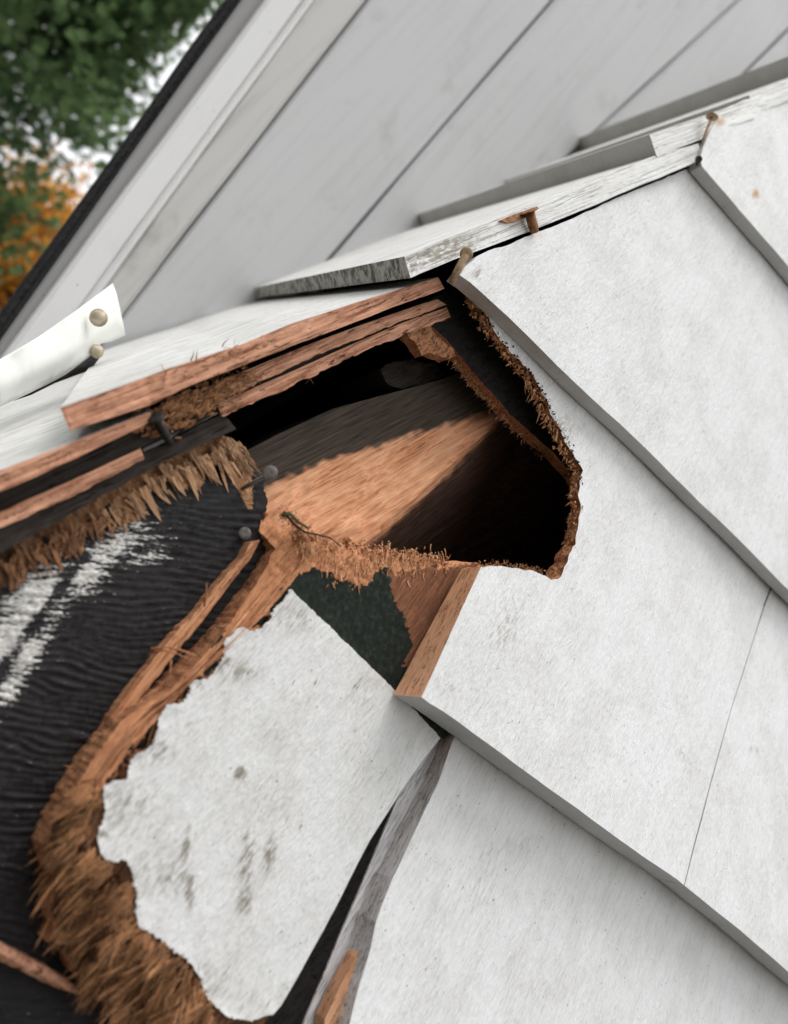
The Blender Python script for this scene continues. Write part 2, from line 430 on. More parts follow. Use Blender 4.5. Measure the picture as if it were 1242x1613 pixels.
# second course
def mask2(p):
    m = np.zeros((len(p), 3)); m[:, 1] = .9*blob(p, 752, 432, 9, 12, .6)+.22*blob(p, 1040, 590, 70, 35)+.14*blob(p, 1000, 420, 80, 40)
    m[:, 1] += .5*blob(p, 1095, 285, 14, 12)
    m[:, 0] = .45*blob(p, 850, 372, 12, 8); return m
t2 = plate('shingle', [([(1092, 262), (1020, 292), (953, 320), (905, 343), (848, 365), (800, 385), (770, 394), (753, 403), (733, 420), (724, 433)], 2.0, 1),
                       ([(724, 433), (741, 446), (800, 500), (906, 601), (1075, 763), (1242, 928), (1560, 1245)], 1.95, 1),
                       ([(1560, 1245), (1560, 735), (1242, 390)], 0, 1), ([(1242, 390), (1135, 262)], 0, 1)], P_T2, wall, [M_PAINT, M_BUTT],
           bottom=.0042, relief=relief_paint(.00025, 8), mask=mask2, spacing=7, seed=41)
t2['label'] = 'broad white shingle whose lower edge overhangs the hole'
# third course, with the hole broken into its left end
RIM_R = [(748, 440), (744, 466), (765, 498), (788, 532), (812, 560), (838, 590), (858, 622), (872, 655), (890, 690), (905, 718), (916, 741),
         (911, 775), (915, 800), (909, 842), (903, 862), (896, 885), (884, 908)]
RIM_B = [(884, 908), (868, 914), (850, 903), (822, 896), (790, 892), (758, 893)]
def mask3(p):
    m = np.zeros((len(p), 3))
    m[:, 1] = 0.40*blob(p, 792, 1010, 26, 45, .25)+.30*blob(p, 800, 950, 45, 60)+.45*blob(p, 1075, 1190, 12, 40, -.5)+.5*blob(p, 880, 345+330, 60, 25)
    d = dist_line(p, RIM_R); m[:, 1] += .5*np.exp(-d/7.)*(p[:, 1] < 740)
    m[:, 1] += .45*blob(p, 700, 1080, 40, 20, .6); return m
t3 = plate('shingle', [(RIM_R, 5.0, 1), (RIM_B, 4.0, 1), ([(758, 893), (712, 992), (664, 1098)], 1.0, 2),
                       ([(664, 1098), (700, 1122), (880, 1252), (1077, 1394)], 1.95, 3), ([(1077, 1394), (1118, 1240), (1152, 1118), (1204, 955)], .6, 3),
                       ([(1203, 955), (1240, 855), (1000, 640)], 0, 3)], P_T3, wall, [M_PAINT, M_TORN, M_PALE, M_BUTT, M_TORN],
           bottom=.0010, relief=relief_paint(.0003, 13), mask=mask3, spacing=7, rows=4, rough=.0016, seed=51, smask=(0, 0, .4))
t3['label'] = 'broken shingle with the hole torn through its left end and bare cedar side'
def mask3b(p):
    m = np.zeros((len(p), 3)); m[:, 1] = .5*blob(p, 1190, 1180, 20, 8)+.4*blob(p, 1200, 1360, 14, 14); return m
t3b = plate('shingle', [([(1078.4, 1395), (1165, 1464), (1242, 1531), (1560, 1800)], 1.4, 1), ([(1560, 1800), (1560, 1200)], 0, 1),
                        ([(1560, 1200), (1243, 856), (1205.3, 955.5)], 0, 1), ([(1205.3, 955.5), (1153.3, 1118), (1119.2, 1240)], .6, 1)], P_T3, wall, [M_PAINT, M_BUTT],
            bottom=.0030, relief=lambda p: relief_paint(.0003, 19)(p)-.0001, mask=mask3b, spacing=8, seed=61)
# fourth course, right: edge shows two layers
def mask4b(p):
    m = np.zeros((len(p), 3)); m[:, 1] = .35*blob(p, 760, 1400, 50, 120)+.3*blob(p, 830, 1330, 40, 30)+.35*blob(p, 860, 1560, 90, 25); return m
LE4 = [(717, 1160), (690, 1235), (658, 1302), (619, 1383), (593, 1451), (584, 1490), (578, 1515), (565, 1553), (550, 1613), (530, 1700)]
t4b = plate('shingle', [(LE4, 1.6, 1), ([(530, 1700), (500, 1800), (1560, 2050), (1560, 1760)], 0, 1), ([(1560, 1760), (1242, 1490), (760, 1130)], 0, 1)], P_T4, wall,
            [M_PAINT, M_GREYWOOD], bottom=-.0115, relief=relief_paint(.0003, 23), mask=mask4b, spacing=9, seed=71)
tu = plate('under_shingle', [([(697, 1165), (683, 1172), (656, 1205), (625, 1262), (574, 1384), (526, 1497), (478, 1613), (445, 1700)], 1.2, 1),
                             ([(445, 1700), (330, 2000), (700, 2100), (900, 1400), (800, 1200)], 0, 1)], flat(-.0110), wall, [M_GREYWOOD, M_GREYWOOD], bottom=-.030, spacing=9, seed=75)
for pts, nm in (([(585, 1480), (581, 1496), (575, 1530), (566, 1556), (560, 1585), (548, 1640), (508, 1640), (512, 1605), (532, 1560), (560, 1508)], 'split_sliver'),):
    sp = plate(nm, [(pts, 1.5, 0)], flat(-.0020), wall, [M_PALE, M_PALE], bottom=-.009, spacing=9, seed=77,
               relief=lambda p: (fbm(*[v/s for v, s in zip(rot2(p, -1.1), (40., 6.))], 4, 2)-.5)*.0018)
    sp['label'] = 'bare orange split along the shingle edge'

# fourth course, left: gnawed shingle under a torn skin of paint
PAINT_L = [(456, 928), (446, 945), (432, 957), (420, 985), (398, 996), (376, 990), (352, 1014), (350, 1042), (330, 1062), (304, 1076), (288, 1106), (262, 1112), (249, 1128),
           (247, 1150), (236, 1180), (210, 1188), (203, 1200), (200, 1228), (180, 1232), (164, 1241), (164, 1280), (150, 1316), (158, 1345), (178, 1356), (196, 1354),
           (210, 1384), (214, 1420), (216, 1456), (242, 1470), (266, 1496), (290, 1506), (312, 1534), (318, 1562), (334, 1582), (356, 1600), (398, 1606), (428, 1596)]
JOINT_L = [(428, 1596), (441, 1583), (456, 1557), (507, 1467), (580, 1325), (638, 1235), (668, 1192), (692, 1163)]
paint_poly = PAINT_L+JOINT_L[1:]+[(650, 1112), (610, 1072), (540, 1005)]
OUT_L = [(446, 800), (438, 830), (452, 862), (436, 894), (412, 928), (378, 974), (346, 1014), (312, 1050), (268, 1092), (226, 1118), (198, 1143), (176, 1170), (146, 1216), (120, 1262), (98, 1306), (86, 1340), (94, 1378), (110, 1404), (97, 1448), (110, 1484), (99, 1506), (128, 1524), (140, 1560), (168, 1572), (190, 1606), (260, 1680)]
RIM_H = [(758, 889), (700, 880), (650, 872), (590, 861), (548, 853), (522, 856), (500, 846), (476, 828), (460, 808), (446, 800)]
FRESH_B = [(436, 800), (760, 880), (706, 895), (690, 892), (655, 896), (640, 898), (622, 905), (612, 893), (600, 890), (583, 915), (563, 926), (548, 912), (536, 915), (522, 898), (500, 895), (470, 905), (440, 930)]
MOLD_AND_GAP = [(440, 925), (478, 893), (522, 898), (545, 914), (566, 928), (596, 893), (612, 893), (616, 930), (640, 975), (650, 1010), (636, 1050), (668, 1100), (712, 1150), (700, 1172), (684, 1164), (600, 1085), (440, 950)]  # mould patch, run on to blacken the shaded gap under the shingle corner
BAND_L = [(453, 862), (437, 894), (412, 930), (378, 976), (346, 1016), (312, 1052), (268, 1094), (226, 1120), (190, 1148), (166, 1190), (136, 1234), (108, 1290)]
BAND_R = [(500, 866), (470, 908), (440, 945), (408, 980), (372, 1012), (335, 1046), (300, 1080), (268, 1112), (232, 1148), (196, 1184), (160, 1240)]
def h_wood(p):
    dp = dist_line(p, paint_poly, True); ins = inside(p, paint_poly); left = (p[:, 0] < 480) & ~ins
    left &= ~inside(p, MOLD_AND_GAP)
    y = p[:, 1]
    drop = np.where(y < 1240, .0165*np.clip(dist_line(p, BAND_R)/66., 0, 1), .0150*sstep(0, 105, dp))
    a, b = rot2(p, math.radians(-55))
    band = (fbm(a/200., b/16., 4, 2)-.5)*.002*sstep(2, 14, dp)
    tuft = ((fbm(a/46., b/13., 14, 2)-.5)*.0120)*sstep(4, 30, dp)
    r = np.where(left, -drop + np.where(y < 1240, band, tuft), 0)
    dr = dist_line(p, RIM_H)                        # chewed lip at the bottom of the hole
    lip = inside(p, FRESH_B)
    r = r + np.where(lip, -.004*np.exp(-dr/12.)+(fbm(p[:, 0]/7., p[:, 1]/9., 3, 3)-.5)*.0032, 0)
    r = r + np.where(inside(p, MOLD_AND_GAP), (fbm(p[:, 0]/12., p[:, 1]/12., 6, 2)-.5)*.0006, 0)
    return r
def m_wood(p):
    m = np.zeros((len(p), 3)); j = p + (np.stack([vnoise(p[:, 0]/5., p[:, 1]/5., 1), vnoise(p[:, 0]/5., p[:, 1]/5., 2)], 1)-.5)*10
    mo = inside(j, MOLD_AND_GAP); fr = inside(j, FRESH_B); dp = dist_line(p, paint_poly, True); ins = inside(p, paint_poly)
    left = (p[:, 0] < 500) & ~ins & ~mo & ((p[:, 1] > 930) | (p[:, 0] < 470))
    rim = left & (dp < 14) & (fbm(p[:, 0]/16., p[:, 1]/16., 8, 2) > .52) & (p[:, 1] < 1260)
    fr |= left & ~rim; m[:, 0] = fr; m[:, 1] = (mo & ~fr) | rim
    low = sstep(1200, 1290, p[:, 1])
    m[:, 2] = np.where(left, np.clip(1-low*1.0+(fbm(p[:, 0]/8., p[:, 1]/14., 5, 2)-.5)*.8, 0, 1), .9); return m
s = NT('gnawed_shingle_wood')
r_, g_, b_ = s.mask()
g1 = s.noise(s.map(GR, (22*mm, .9*mm, .9*mm)), 4, .62); g2 = s.noise(s.map(GR, (4*mm, .5*mm, .5*mm)), 3, .6); bl = s.noise(s.map(0, (3*mm, 3*mm, 3*mm)), 4, .65)
fg = s.math('ADD', s.math('MULTIPLY', g1, .7), s.math('MULTIPLY', g2, .35))
fresh = s.ramp(fg, [(.32, (.25, .085, .04)), (.5, (.52, .23, .115)), (.7, (.70, .355, .18))])
frown = s.ramp(fg, [(.36, (.022, .012, .008)), (.5, (.075, .036, .019)), (.66, (.22, .105, .05))])
fresh = s.mix(s.step(b_, .1, .75), frown, fresh)
aged = s.ramp(fg, [(.3, (.07, .03, .02)), (.5, (.19, .082, .045)), (.72, (.36, .16, .085))])
mold = s.ramp(bl, [(.35, (.012, .014, .011)), (.55, (.020, .026, .021)), (.75, (.044, .052, .042))])
jit = s.math('MULTIPLY', s.math('SUBTRACT', bl, .5), 1.1)
c = s.mix(s.step(s.math('ADD', g_, jit), .15, .85), aged, mold); c = s.mix(s.step(s.math('ADD', r_, s.math('MULTIPLY', jit, .6)), .42, .58), c, fresh)
nb = s.bump(s.math('ADD', g1, s.math('MULTIPLY', bl, .5)), .8, .7*mm)
M_GNAW = s.done(c, .88, nb, .12)
t4a = plate('shingle', [(OUT_L, 3.2, 1), ([(260, 1680), (380, 1700), (418, 1612), (441, 1584)], 0, 1), (JOINT_L[1:], .8, 1), ([(700, 1165), (800, 960)], 0, 1), (RIM_H, 4.5, 1)], P_T4, wall,
            [M_GNAW, M_TORN], bottom=-.0225, relief=h_wood, mask=m_wood, spacing=4.2, rows=3, rough=.0006, seed=81, smask=(1, 0, .5))
t4a['label'] = 'gnawed shingle with fibrous orange torn edge and patch of dark mould'
def mask4a(p):
    m = np.zeros((len(p), 3))
    g = np.zeros(len(p))
    for x, y, rx, ry, a, w in ((290, 1345, 7, 42, .12, 1.0), (298, 1400, 8, 34, .0, .9), (387, 1350, 12, 48, .05, .75), (424, 1345, 12, 34, .2, .8), (385, 1415, 14, 28, .1, .7),
                               (377, 1218, 9, 11, .4, 1.3), (265, 1370, 60, 60, 0, .35), (200, 1270, 50, 45, 0, .35), (245, 1180, 40, 30, 0, .4), (470, 975, 40, 40, 0, .3), (380, 1060, 35, 25, 0, .4),
                               (330, 1540, 60, 40, 0, .25), (560, 1080, 10, 6, 0, .7), (497, 1075, 5, 5, 0, .9), (355, 1040, 12, 8, .4, .8), (160, 1313, 5, 4, 0, 2.2), (313, 1080, 4, 5, 0, 1.8), (344, 1048, 5, 8, 0, 1.8), (265, 1385, 6, 6, 0, .9), (276, 1403, 4, 4, 0, 1.2)):
        g = np.maximum(g, w*blob(p, x, y, rx, ry, a))
    d = dist_line(p, PAINT_L); g += .16*np.exp(-d/45.); m[:, 1] = g*1.35; return m
def rel4a(p):
    d = dist_line(p, PAINT_L); a, b = rot2(p, -1.0)
    return .0009 + .0013*np.exp(-d/14.)*(fbm(p[:, 0]/22., p[:, 1]/22., 3, 2)-.15) + (fbm(a/70., b/20., 2, 2)-.5)*.0007
skin = plate('paint_skin', [(PAINT_L, -7.0, 0), (JOINT_L, 1.0, 0), ([(692, 1163), (650, 1116), (608, 1074), (535, 1003)], -2.5, 0)], P_T4, t4a, [M_PAINT4, M_PAINT4],
             bottom=None, vec=(0, 0, -.0008), relief=rel4a, mask=mask4a, spacing=5.5, seed=91)
skin['label'] = 'thick white paint skin with ragged torn edge'

# black stained layer below
BLK = [(-260, 985), (0, 868), (120, 800), (200, 752), (268, 716), (318, 690), (350, 680), (368, 692), (380, 712), (386, 734), (402, 738), (414, 756), (420, 790), (412, 830), (440, 900), (430, 1150), (300, 1700), (-260, 1760)]
def ridge(p):
    w = (fbm(p[:, 0]/190., p[:, 1]/120., 5, 2)-.5)*60
    ph = (p[:, 1] - .13*p[:, 0] + w)/11.5 + 1.5*fbm(p[:, 0]/110., p[:, 1]/26., 7, 3)
    return np.abs((ph % 1)-.5)*2
def h_blk(p):
    a, b = rot2(p, math.radians(6) + 0*p[0, 0]); w = (fbm(p[:, 0]/150., p[:, 1]/150., 5, 2)-.5)*70
    rid = ridge(p); r = (rid**1.4)*.0015*(.45+1.1*fbm(p[:, 0]/60., p[:, 1]/60., 44, 2)) + (fbm(p[:, 0]/14., p[:, 1]/5., 6, 2)-.5)*.0008
    edge = [(0, 868), (268, 716), (350, 680), (386, 734)]; d = dist_line(p, edge)
    wd = 46+18*np.sin(p[:, 0]/17.)+26*(fbm(p[:, 0]/11., p[:, 1]/40., 21, 2)-.5)
    return r - .003*sstep(wd, 0, d)+np.where(d < 50, (fbm(p[:, 0]/6.+p[:, 1]/14., p[:, 1]/30., 30, 2)-.5)*.002, 0)
def m_blk(p):
    m = np.zeros((len(p), 3)); x, y = p[:, 0], p[:, 1]
    g = np.maximum.reduce([1.0*blob(p, 55, 945, 75, 48, -.75), 1.05*blob(p, 15, 1010, 60, 45, -.8), .95*blob(p, 132, 905, 48, 34, -.7), .85*blob(p, 175, 865, 75, 26, -.5), .62*blob(p, 230, 880, 50, 16, -.2), .95*blob(p, 45, 1030, 60, 22, -.9),
                           .9*blob(p, 15, 1085, 40, 20, -.9), .5*blob(p, 240, 850, 40, 20)])
    gapl = dist_line(p, [(130, 880), (75, 955), (20, 1030), (-40, 1110)]); g -= .5*np.exp(-(gapl/9.)**2)
    m[:, 1] = np.clip(g, 0, 1)
    edge = [(-200, 960), (0, 868), (268, 716), (350, 680), (386, 734)]; d = dist_line(p, edge)
    wd = 44+20*np.sin(x/15.)+30*(fbm(x/10., y/40., 21, 2)-.5)
    m[:, 0] = sstep(wd+10, wd-10, d)*(1-sstep(392, 402, x)); m[:, 2] = np.where(m[:, 0] > .02, np.clip(.2+x/330.+(fbm(x/7., y/12., 3, 2)-.5)*.7, 0, 1), ridge(p))
    return m
s = NT('black_stained_shingle'); r_, g_, b_ = s.mask()
ga = ang((0, 1000), (300, 1030))
st = s.noise(s.map(ga, (9*mm, 1.1*mm, 1.1*mm)), 4, .65); fi = s.noise(s.map(ga, (2*mm, .7*mm, .7*mm)), 3, .6)
dust = s.noise(s.map(0, (1.1*mm, 1.1*mm, 1.1*mm)), 2, .5)
gf = ang((330, 700), (370, 770)); gt = s.noise(s.map(gf, (16*mm, .9*mm, .9*mm)), 3, .6)
blk = s.ramp(st, [(.3, (.008, .0075, .008)), (.7, (.026, .023, .023))])
blk = s.mix(s.math('MULTIPLY', s.step(dust, .72, .78), .5), blk, (.16, .15, .14))
wh = s.mix(s.step(fi, .3, .6), (.30, .29, .27), (.74, .72, .68))
fr = s.mix(s.step(b_, .15, .8), s.ramp(gt, [(.3, (.03, .016, .01)), (.7, (.17, .09, .045))]), s.ramp(gt, [(.32, (.16, .07, .03)), (.55, (.42, .21, .10)), (.7, (.58, .33, .17))]))
c = s.mix(s.step(s.math('ADD', s.math('MULTIPLY', g_, .85), s.math('ADD', s.math('MULTIPLY', s.math('SUBTRACT', b_, .5), .42), s.math('MULTIPLY', s.math('SUBTRACT', s.math('ADD', s.math('MULTIPLY', st, .5), s.math('MULTIPLY', fi, .5)), .5), 2.4))), .40, .66), blk, wh)
c = s.mix(s.step(s.math('ADD', r_, s.math('MULTIPLY', s.math('SUBTRACT', gt, .5), 1.3)), .35, .6), c, fr)
M_BLK = s.done(c, .72, s.bump(st, .5, .35*mm), .25)
blk = plate('under_shingle', [(BLK, 2.5, 1)], flat(-.0225), wall, [M_BLK, M_FELT], bottom=-.034, relief=h_blk, mask=m_blk, spacing=4.6, seed=101)
blk['label'] = 'black stained ridged shingle with flecks of old white paint'
plate('under_shingle', [([(-900, 1225), (-255, 984), (-250, 1750), (330, 1690), (360, 2300), (-900, 2300)], 0, 0)], flat(-.0222), wall, [M_BLK, M_FELT], bottom=-.034, spacing=0)
dk = plate('backing_strip', [([(-900, 1210), (-260, 945), (0, 826), (274, 690), (352, 652), (372, 676), (340, 690), (268, 722), (0, 872), (-260, 990), (-900, 1260)], 2.0, 0)], flat(-.0135), wall, [M_DARKWOOD, M_DARKWOOD],
           bottom=-.024, relief=lambda p: (fbm(p[:, 0]/30., p[:, 1]/8., 2, 2)-.5)*.0015, spacing=7, seed=103)
# splinter lying along the gnawed edge
lst = plate('splinter', [([(398, 852), (412, 850), (402, 872), (374, 908), (338, 952), (302, 996), (272, 1034), (240, 1076), (205, 1118), (160, 1160), (176, 1128), (212, 1078), (258, 1020), (288, 985), (308, 966), (348, 915), (380, 880)], 2.5, 0)],
             flat(-.0150), wall, [M_SPLIT, M_SPLIT], bottom=-.0235, spacing=5, seed=107, relief=lambda p: (fbm(*[v/s_ for v, s_ in zip(rot2(p, math.radians(-55)), (160., 9.))], 4, 2)-.5)*.0045)
lst['label'] = 'long loose orange splinter beside the gnawed edge'
# stick of bare wood low at the left
stk = plate('splinter', [([(-60, 1458), (0, 1486), (45, 1510), (88, 1532), (112, 1548), (128, 1566), (104, 1560), (84, 1556), (40, 1532), (0, 1513), (-60, 1488)], 3.0, 0)], flat(-.012), wall, [M_CEDAR_C, M_CEDAR_C], bottom=-.020, spacing=6, seed=109,
             relief=lambda p: .002-.00028*dist_line(p, [(-60, 1476), (0, 1500), (60, 1529), (128, 1566)])+(fbm((p[:, 0]+p[:, 1]*.5)/90., (p[:, 1]-.52*p[:, 0])/7., 2, 2)-.5)*.0030)
stk['label'] = 'reddish bare splinter low at the left edge'

# sheathing behind the hole: its own torn edge shows inside the right rim
SHE = [(640, 524), (652, 545), (668, 556), (684, 552), (700, 566), (722, 586), (764, 624), (800, 655), (826, 676), (862, 710), (900, 760), (925, 820), (915, 900), (890, 960), (760, 960), (700, 980)]
she = plate('sheathing_board', [([(678, 512), (704, 534), (726, 560), (765, 608), (804, 650), (836, 680), (871, 712), (905, 750), (930, 800), (935, 880), (900, 960)], 4.0, 1),
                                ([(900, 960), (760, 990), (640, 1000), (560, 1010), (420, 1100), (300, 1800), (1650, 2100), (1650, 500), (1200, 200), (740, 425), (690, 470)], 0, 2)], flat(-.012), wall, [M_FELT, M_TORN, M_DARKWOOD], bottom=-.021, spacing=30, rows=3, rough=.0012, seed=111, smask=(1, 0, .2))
frag = plate('torn_sheathing', [([(640, 524), (660, 512), (690, 508), (712, 530), (722, 560), (705, 566), (690, 560), (676, 556), (666, 560), (656, 540)], 3.0, 0)], flat(-.0135), wall, [M_TORN, M_TORN],
              bottom=-.021, relief=lambda p: (fbm(p[:, 0]/9., p[:, 1]/6., 4, 3)-.5)*.004, spacing=5, seed=113)
plate('sheathing_board', [([(-900, 1270), (-260, 1000), (380, 760), (430, 830), (560, 960), (420, 1300), (400, 2300), (-900, 2300)], 0, 0)], flat(-.0355), wall, [M_DARKWOOD, M_DARKWOOD], bottom=-.045, spacing=0)

# fibres
def px_fib(line, n, h, spread, ang_px, ang_sd, lmin, lmax, w, seed, dh=(.0, .5), hs=.002, off=(0, 0)):
    rg = np.random.default_rng(seed); line = np.array(line, float)
    seg = np.hypot(*np.diff(line, axis=0).T); cs = np.concatenate([[0], np.cumsum(seg)])
    u = rg.random(n)*cs[-1]; k = np.clip(np.searchsorted(cs, u)-1, 0, len(seg)-1); t = (u-cs[k])/seg[k]
    p = line[k]*(1-t)[:, None]+line[k+1]*t[:, None] + rg.normal(0, 1, (n, 2))*spread + np.array(off)
    hh = (h(p) if callable(h) else np.full(n, h)) + rg.normal(0, hs, n)
    a = np.radians(ang_px(p) if callable(ang_px) else ang_px) + rg.normal(0, np.radians(ang_sd), n)
    q = p + np.stack([np.cos(a), -np.sin(a)], 1)*10
    A = Lh(p, hh); B = Lh(q, hh); d = B-A; d /= np.linalg.norm(d, axis=1)[:, None]
    d[:, 2] += rg.uniform(dh[0], dh[1], n)
    L = (lmin+(lmax-lmin)*rg.random(n)**1.7); ww = w*(.5+rg.random(n))
    return A, d, L, ww
def P4h(p): return P_T4(p)[:, 2]
# shaggy fringe of the gnawed shingle (lower left)
def fr_h(p): return P4h(p) + h_wood(p) + .0002
rg = np.random.default_rng(5)
poly_f = [(160, 1236), (138, 1232), (112, 1290), (92, 1350), (108, 1400), (104, 1445), (114, 1500), (146, 1550), (206, 1605), (300, 1640), (345, 1600), (312, 1545), (285, 1512), (240, 1475), (212, 1450), (206, 1390), (170, 1362), (146, 1330)]
def fdir(p): return 222 + (p[:, 1]-1240)*.035 + 16*(vnoise(p[:, 0]/40., p[:, 1]/40., 3)-.5)*2
pcn = np.stack([rg.uniform(60, 350, 1500), rg.uniform(1225, 1640, 1500)], 1); pcn = pcn[inside(pcn, poly_f)][:300]
cidx = np.repeat(np.arange(len(pcn)), 17); nf_ = len(cidx)
ca_ = fdir(pcn)+rg.normal(0, 11, len(pcn)); ch_ = rg.normal(.0019, .0014, len(pcn)); ct_ = np.clip(rg.normal(.30, .38, len(pcn))+.35*sstep(1300, 1240, pcn[:, 1])+.38*blob(pcn, 265, 1550, 70, 60)+.2*blob(pcn, 180, 1420, 40, 30), 0, 1); cl_ = .0035+.0075*rg.random(len(pcn))**1.3; cz_ = rg.uniform(-.35, .35, len(pcn))
pf = pcn[cidx]+rg.normal(0, 5.5, (nf_, 2)); aa = np.radians(ca_[cidx]+rg.normal(0, 6, nf_)); hh = fr_h(pf)+ch_[cidx]+rg.normal(0, .0005, nf_)
A = Lh(pf, hh); B = Lh(pf+np.stack([np.cos(aa), -np.sin(aa)], 1)*10, hh); d = B-A; d /= np.linalg.norm(d, axis=1)[:, None]; d[:, 2] += cz_[cidx]+rg.normal(0, .08, nf_)
tone = np.clip(ct_[cidx]+rg.normal(0, .12, nf_), 0, 1)
o = slivers('torn_fibres', A, d, cl_[cidx]*(.6+.6*rg.random(nf_)), .00062*(.4+1.5*rg.random(nf_)**2), t4a, [M_FIB], seed=1, rnd=tone, curl=.06)
o['label'] = 'shaggy brown wood fibres along the torn edge'
n9 = 80; p9 = pcn[rg.integers(len(pcn), size=n9)]+rg.normal(0, 8, (n9, 2)); a9 = np.radians(224+rg.normal(0, 9, n9)); h9 = fr_h(p9)+rg.uniform(.0015, .0042, n9)
A = Lh(p9, h9); B = Lh(p9+np.stack([np.cos(a9), -np.sin(a9)], 1)*10, h9); d = B-A; d /= np.linalg.norm(d, axis=1)[:, None]; d[:, 2] += rg.normal(-.10, .12, n9)
slivers('torn_fibres', A, d, rg.uniform(.007, .019, n9), rg.uniform(.0010, .0021, n9), t4a, [M_FIB], seed=31, rnd=np.clip(rg.normal(.5, .35, n9), 0, 1), curl=.04, flatten=.3)
# long flat splinters along the orange band
def lerp_line(line, u):
    line = np.array(line, float); seg = np.hypot(*np.diff(line, axis=0).T); cs = np.concatenate([[0], np.cumsum(seg)])/seg.sum()
    return np.stack([np.interp(u, cs, line[:, 0]), np.interp(u, cs, line[:, 1])], 1)
def band_plate(u0, u1, v0, v1, lift, seed, mat):
    rgb = np.random.default_rng(seed); n = 9; u = np.linspace(u0, u1, n)
    Lp, Rp = lerp_line(BAND_L, u), lerp_line(BAND_R, u)
    tap = np.minimum(1, np.minimum((u-u0)/.10+.25, (u1-u)/.16+.05)); vm = (v0+v1)/2 + np.linspace(rgb.uniform(-.05, .05), rgb.uniform(-.05, .05), n); hw = (v1-v0)/2*tap
    A_ = Lp+(Rp-Lp)*(vm-hw)[:, None]; B_ = Lp+(Rp-Lp)*(vm+hw)[:, None]
    out = [tuple(p) for p in A_]+[tuple(p) for p in B_[::-1]]
    def hf(p):
        d = dist_line(p, BAND_R); a, b = rot2(p, math.radians(-53))
        return P4h(p)-.0165*np.clip(d/66., 0, 1)+lift+(fbm(a/140., b/9., seed, 2)-.5)*.0014
    o = plate('splinter', [(out, 1.6, 0)], lambda p: Lh(p, hf(p)), t4a, [mat, mat], vec=(0, 0, -.006), mask=lambda p: np.tile([1, 0, .6], (len(p), 1)), relief=lambda p: 0*p[:, 0], spacing=8, seed=seed)
    return o
for k, (u0, u1, v0, v1, lf) in enumerate(((.02, .42, .70, .98, .0018), (.05, .52, .45, .72, .0012), (.00, .38, .18, .46, .0004), (.30, .66, .72, 1.0, .0016), (.38, .80, .44, .72, .0020), (.34, .74, .12, .44, .0008), (.58, .92, .70, 1.0, .0010),
                                            (.62, 1.0, .38, .72, .0022), (.66, 1.0, .02, .36, .0014), (.12, .60, .02, .16, .0026), (.50, .98, .58, .66, .0034), (.08, .46, .60, .67, .0030), (.45, .86, .28, .35, .0028))):
    band_plate(u0, u1, v0, v1, lf, 700+k*7, M_SPLIT)
parts = [px_fib(OUT_L[2:13], 70, -.018, 3, 235, 12, .004, .014, .0009, 2, (-.2, .25)),
         px_fib(OUT_L[11:19], 120, -.0165, 6, fdir, 16, .006, .018, .0011, 3, (-.15, .3)),
         px_fib(BAND_R[2:], 60, lambda p: P4h(p)-.004, 6, 236, 6, .004, .012, .0008, 4, (-.12, .2))]
slivers('torn_fibres', *[np.concatenate([p[k] for p in parts]) for k in range(4)], t4a, [M_FIB], seed=2, curl=.12)
# bottom lip of the hole
parts = [px_fib(RIM_H[1:], 420, lambda p: P4h(p)-.003, 9, 190, 70, .0010, .0030, .0008, 7, (-.3, .8), .0015, (0, 8)),
         px_fib([(470, 850), (520, 885), (560, 905), (590, 880), (650, 885), (700, 884)], 700, lambda p: P4h(p)+.0, 11, 262, 16, .002, .006, .0007, 8, (-.25, .25), .0008)]
slivers('torn_fibres', *[np.concatenate([p[k] for p in parts]) for k in range(4)], t4a, [M_FIBL], seed=3, curl=.2)
A, d, L, w_ = px_fib(RIM_H[1:], 520, lambda p: P4h(p)-.003, 6, 0, 1, 1, 1, 1, 21, (0, 0), .0012, (0, 7))
crumbs('torn_crumbs', A, .0005+.0013*np.random.default_rng(6).random(len(A))**2, t4a, [M_FIBL], 6)
# rim of the broken third-course shingle
def P3h(p): return P_T3(p)[:, 2]
parts = [px_fib(RIM_R[1:16], 900, lambda p: P3h(p)-.005, 4, 215, 40, .001, .0045, .0008, 9, (-.6, .5), .0028, (-6, 4)),
         px_fib(RIM_B, 240, lambda p: P3h(p)-.004, 3, 120, 50, .001, .0026, .0006, 10, (-.4, .7), .002, (0, -2)),
         px_fib([(838, 590), (872, 655), (905, 718)], 60, lambda p: P3h(p)-.003, 3, 240, 22, .004, .009, .0011, 11, (-.2, .5), .001, (-8, 6))]
slivers('torn_fibres', *[np.concatenate([p[k] for p in parts]) for k in range(4)], t3, [M_FIB], seed=4, curl=.2)
A, d, L, w_ = px_fib(RIM_R[1:16], 480, lambda p: P3h(p)-.005, 5, 215, 40, 1, 1, 1, 12, (0, 0), .0026, (-7, 5))
crumbs('torn_crumbs', A, .0006+.0017*np.random.default_rng(3).random(len(A))**2, t3, [M_FIBL], 3)
A, d, L, w_ = px_fib(RIM_R[1:12], 260, lambda p: P3h(p)-.0003, 2.0, 215, 40, 1, 1, 1, 13, (0, 0), .0006, (1, 0))
crumbs('mould_crumbs', A, .0004+.0008*np.random.default_rng(4).random(len(A))**2, t3, [M_FELT], 4)
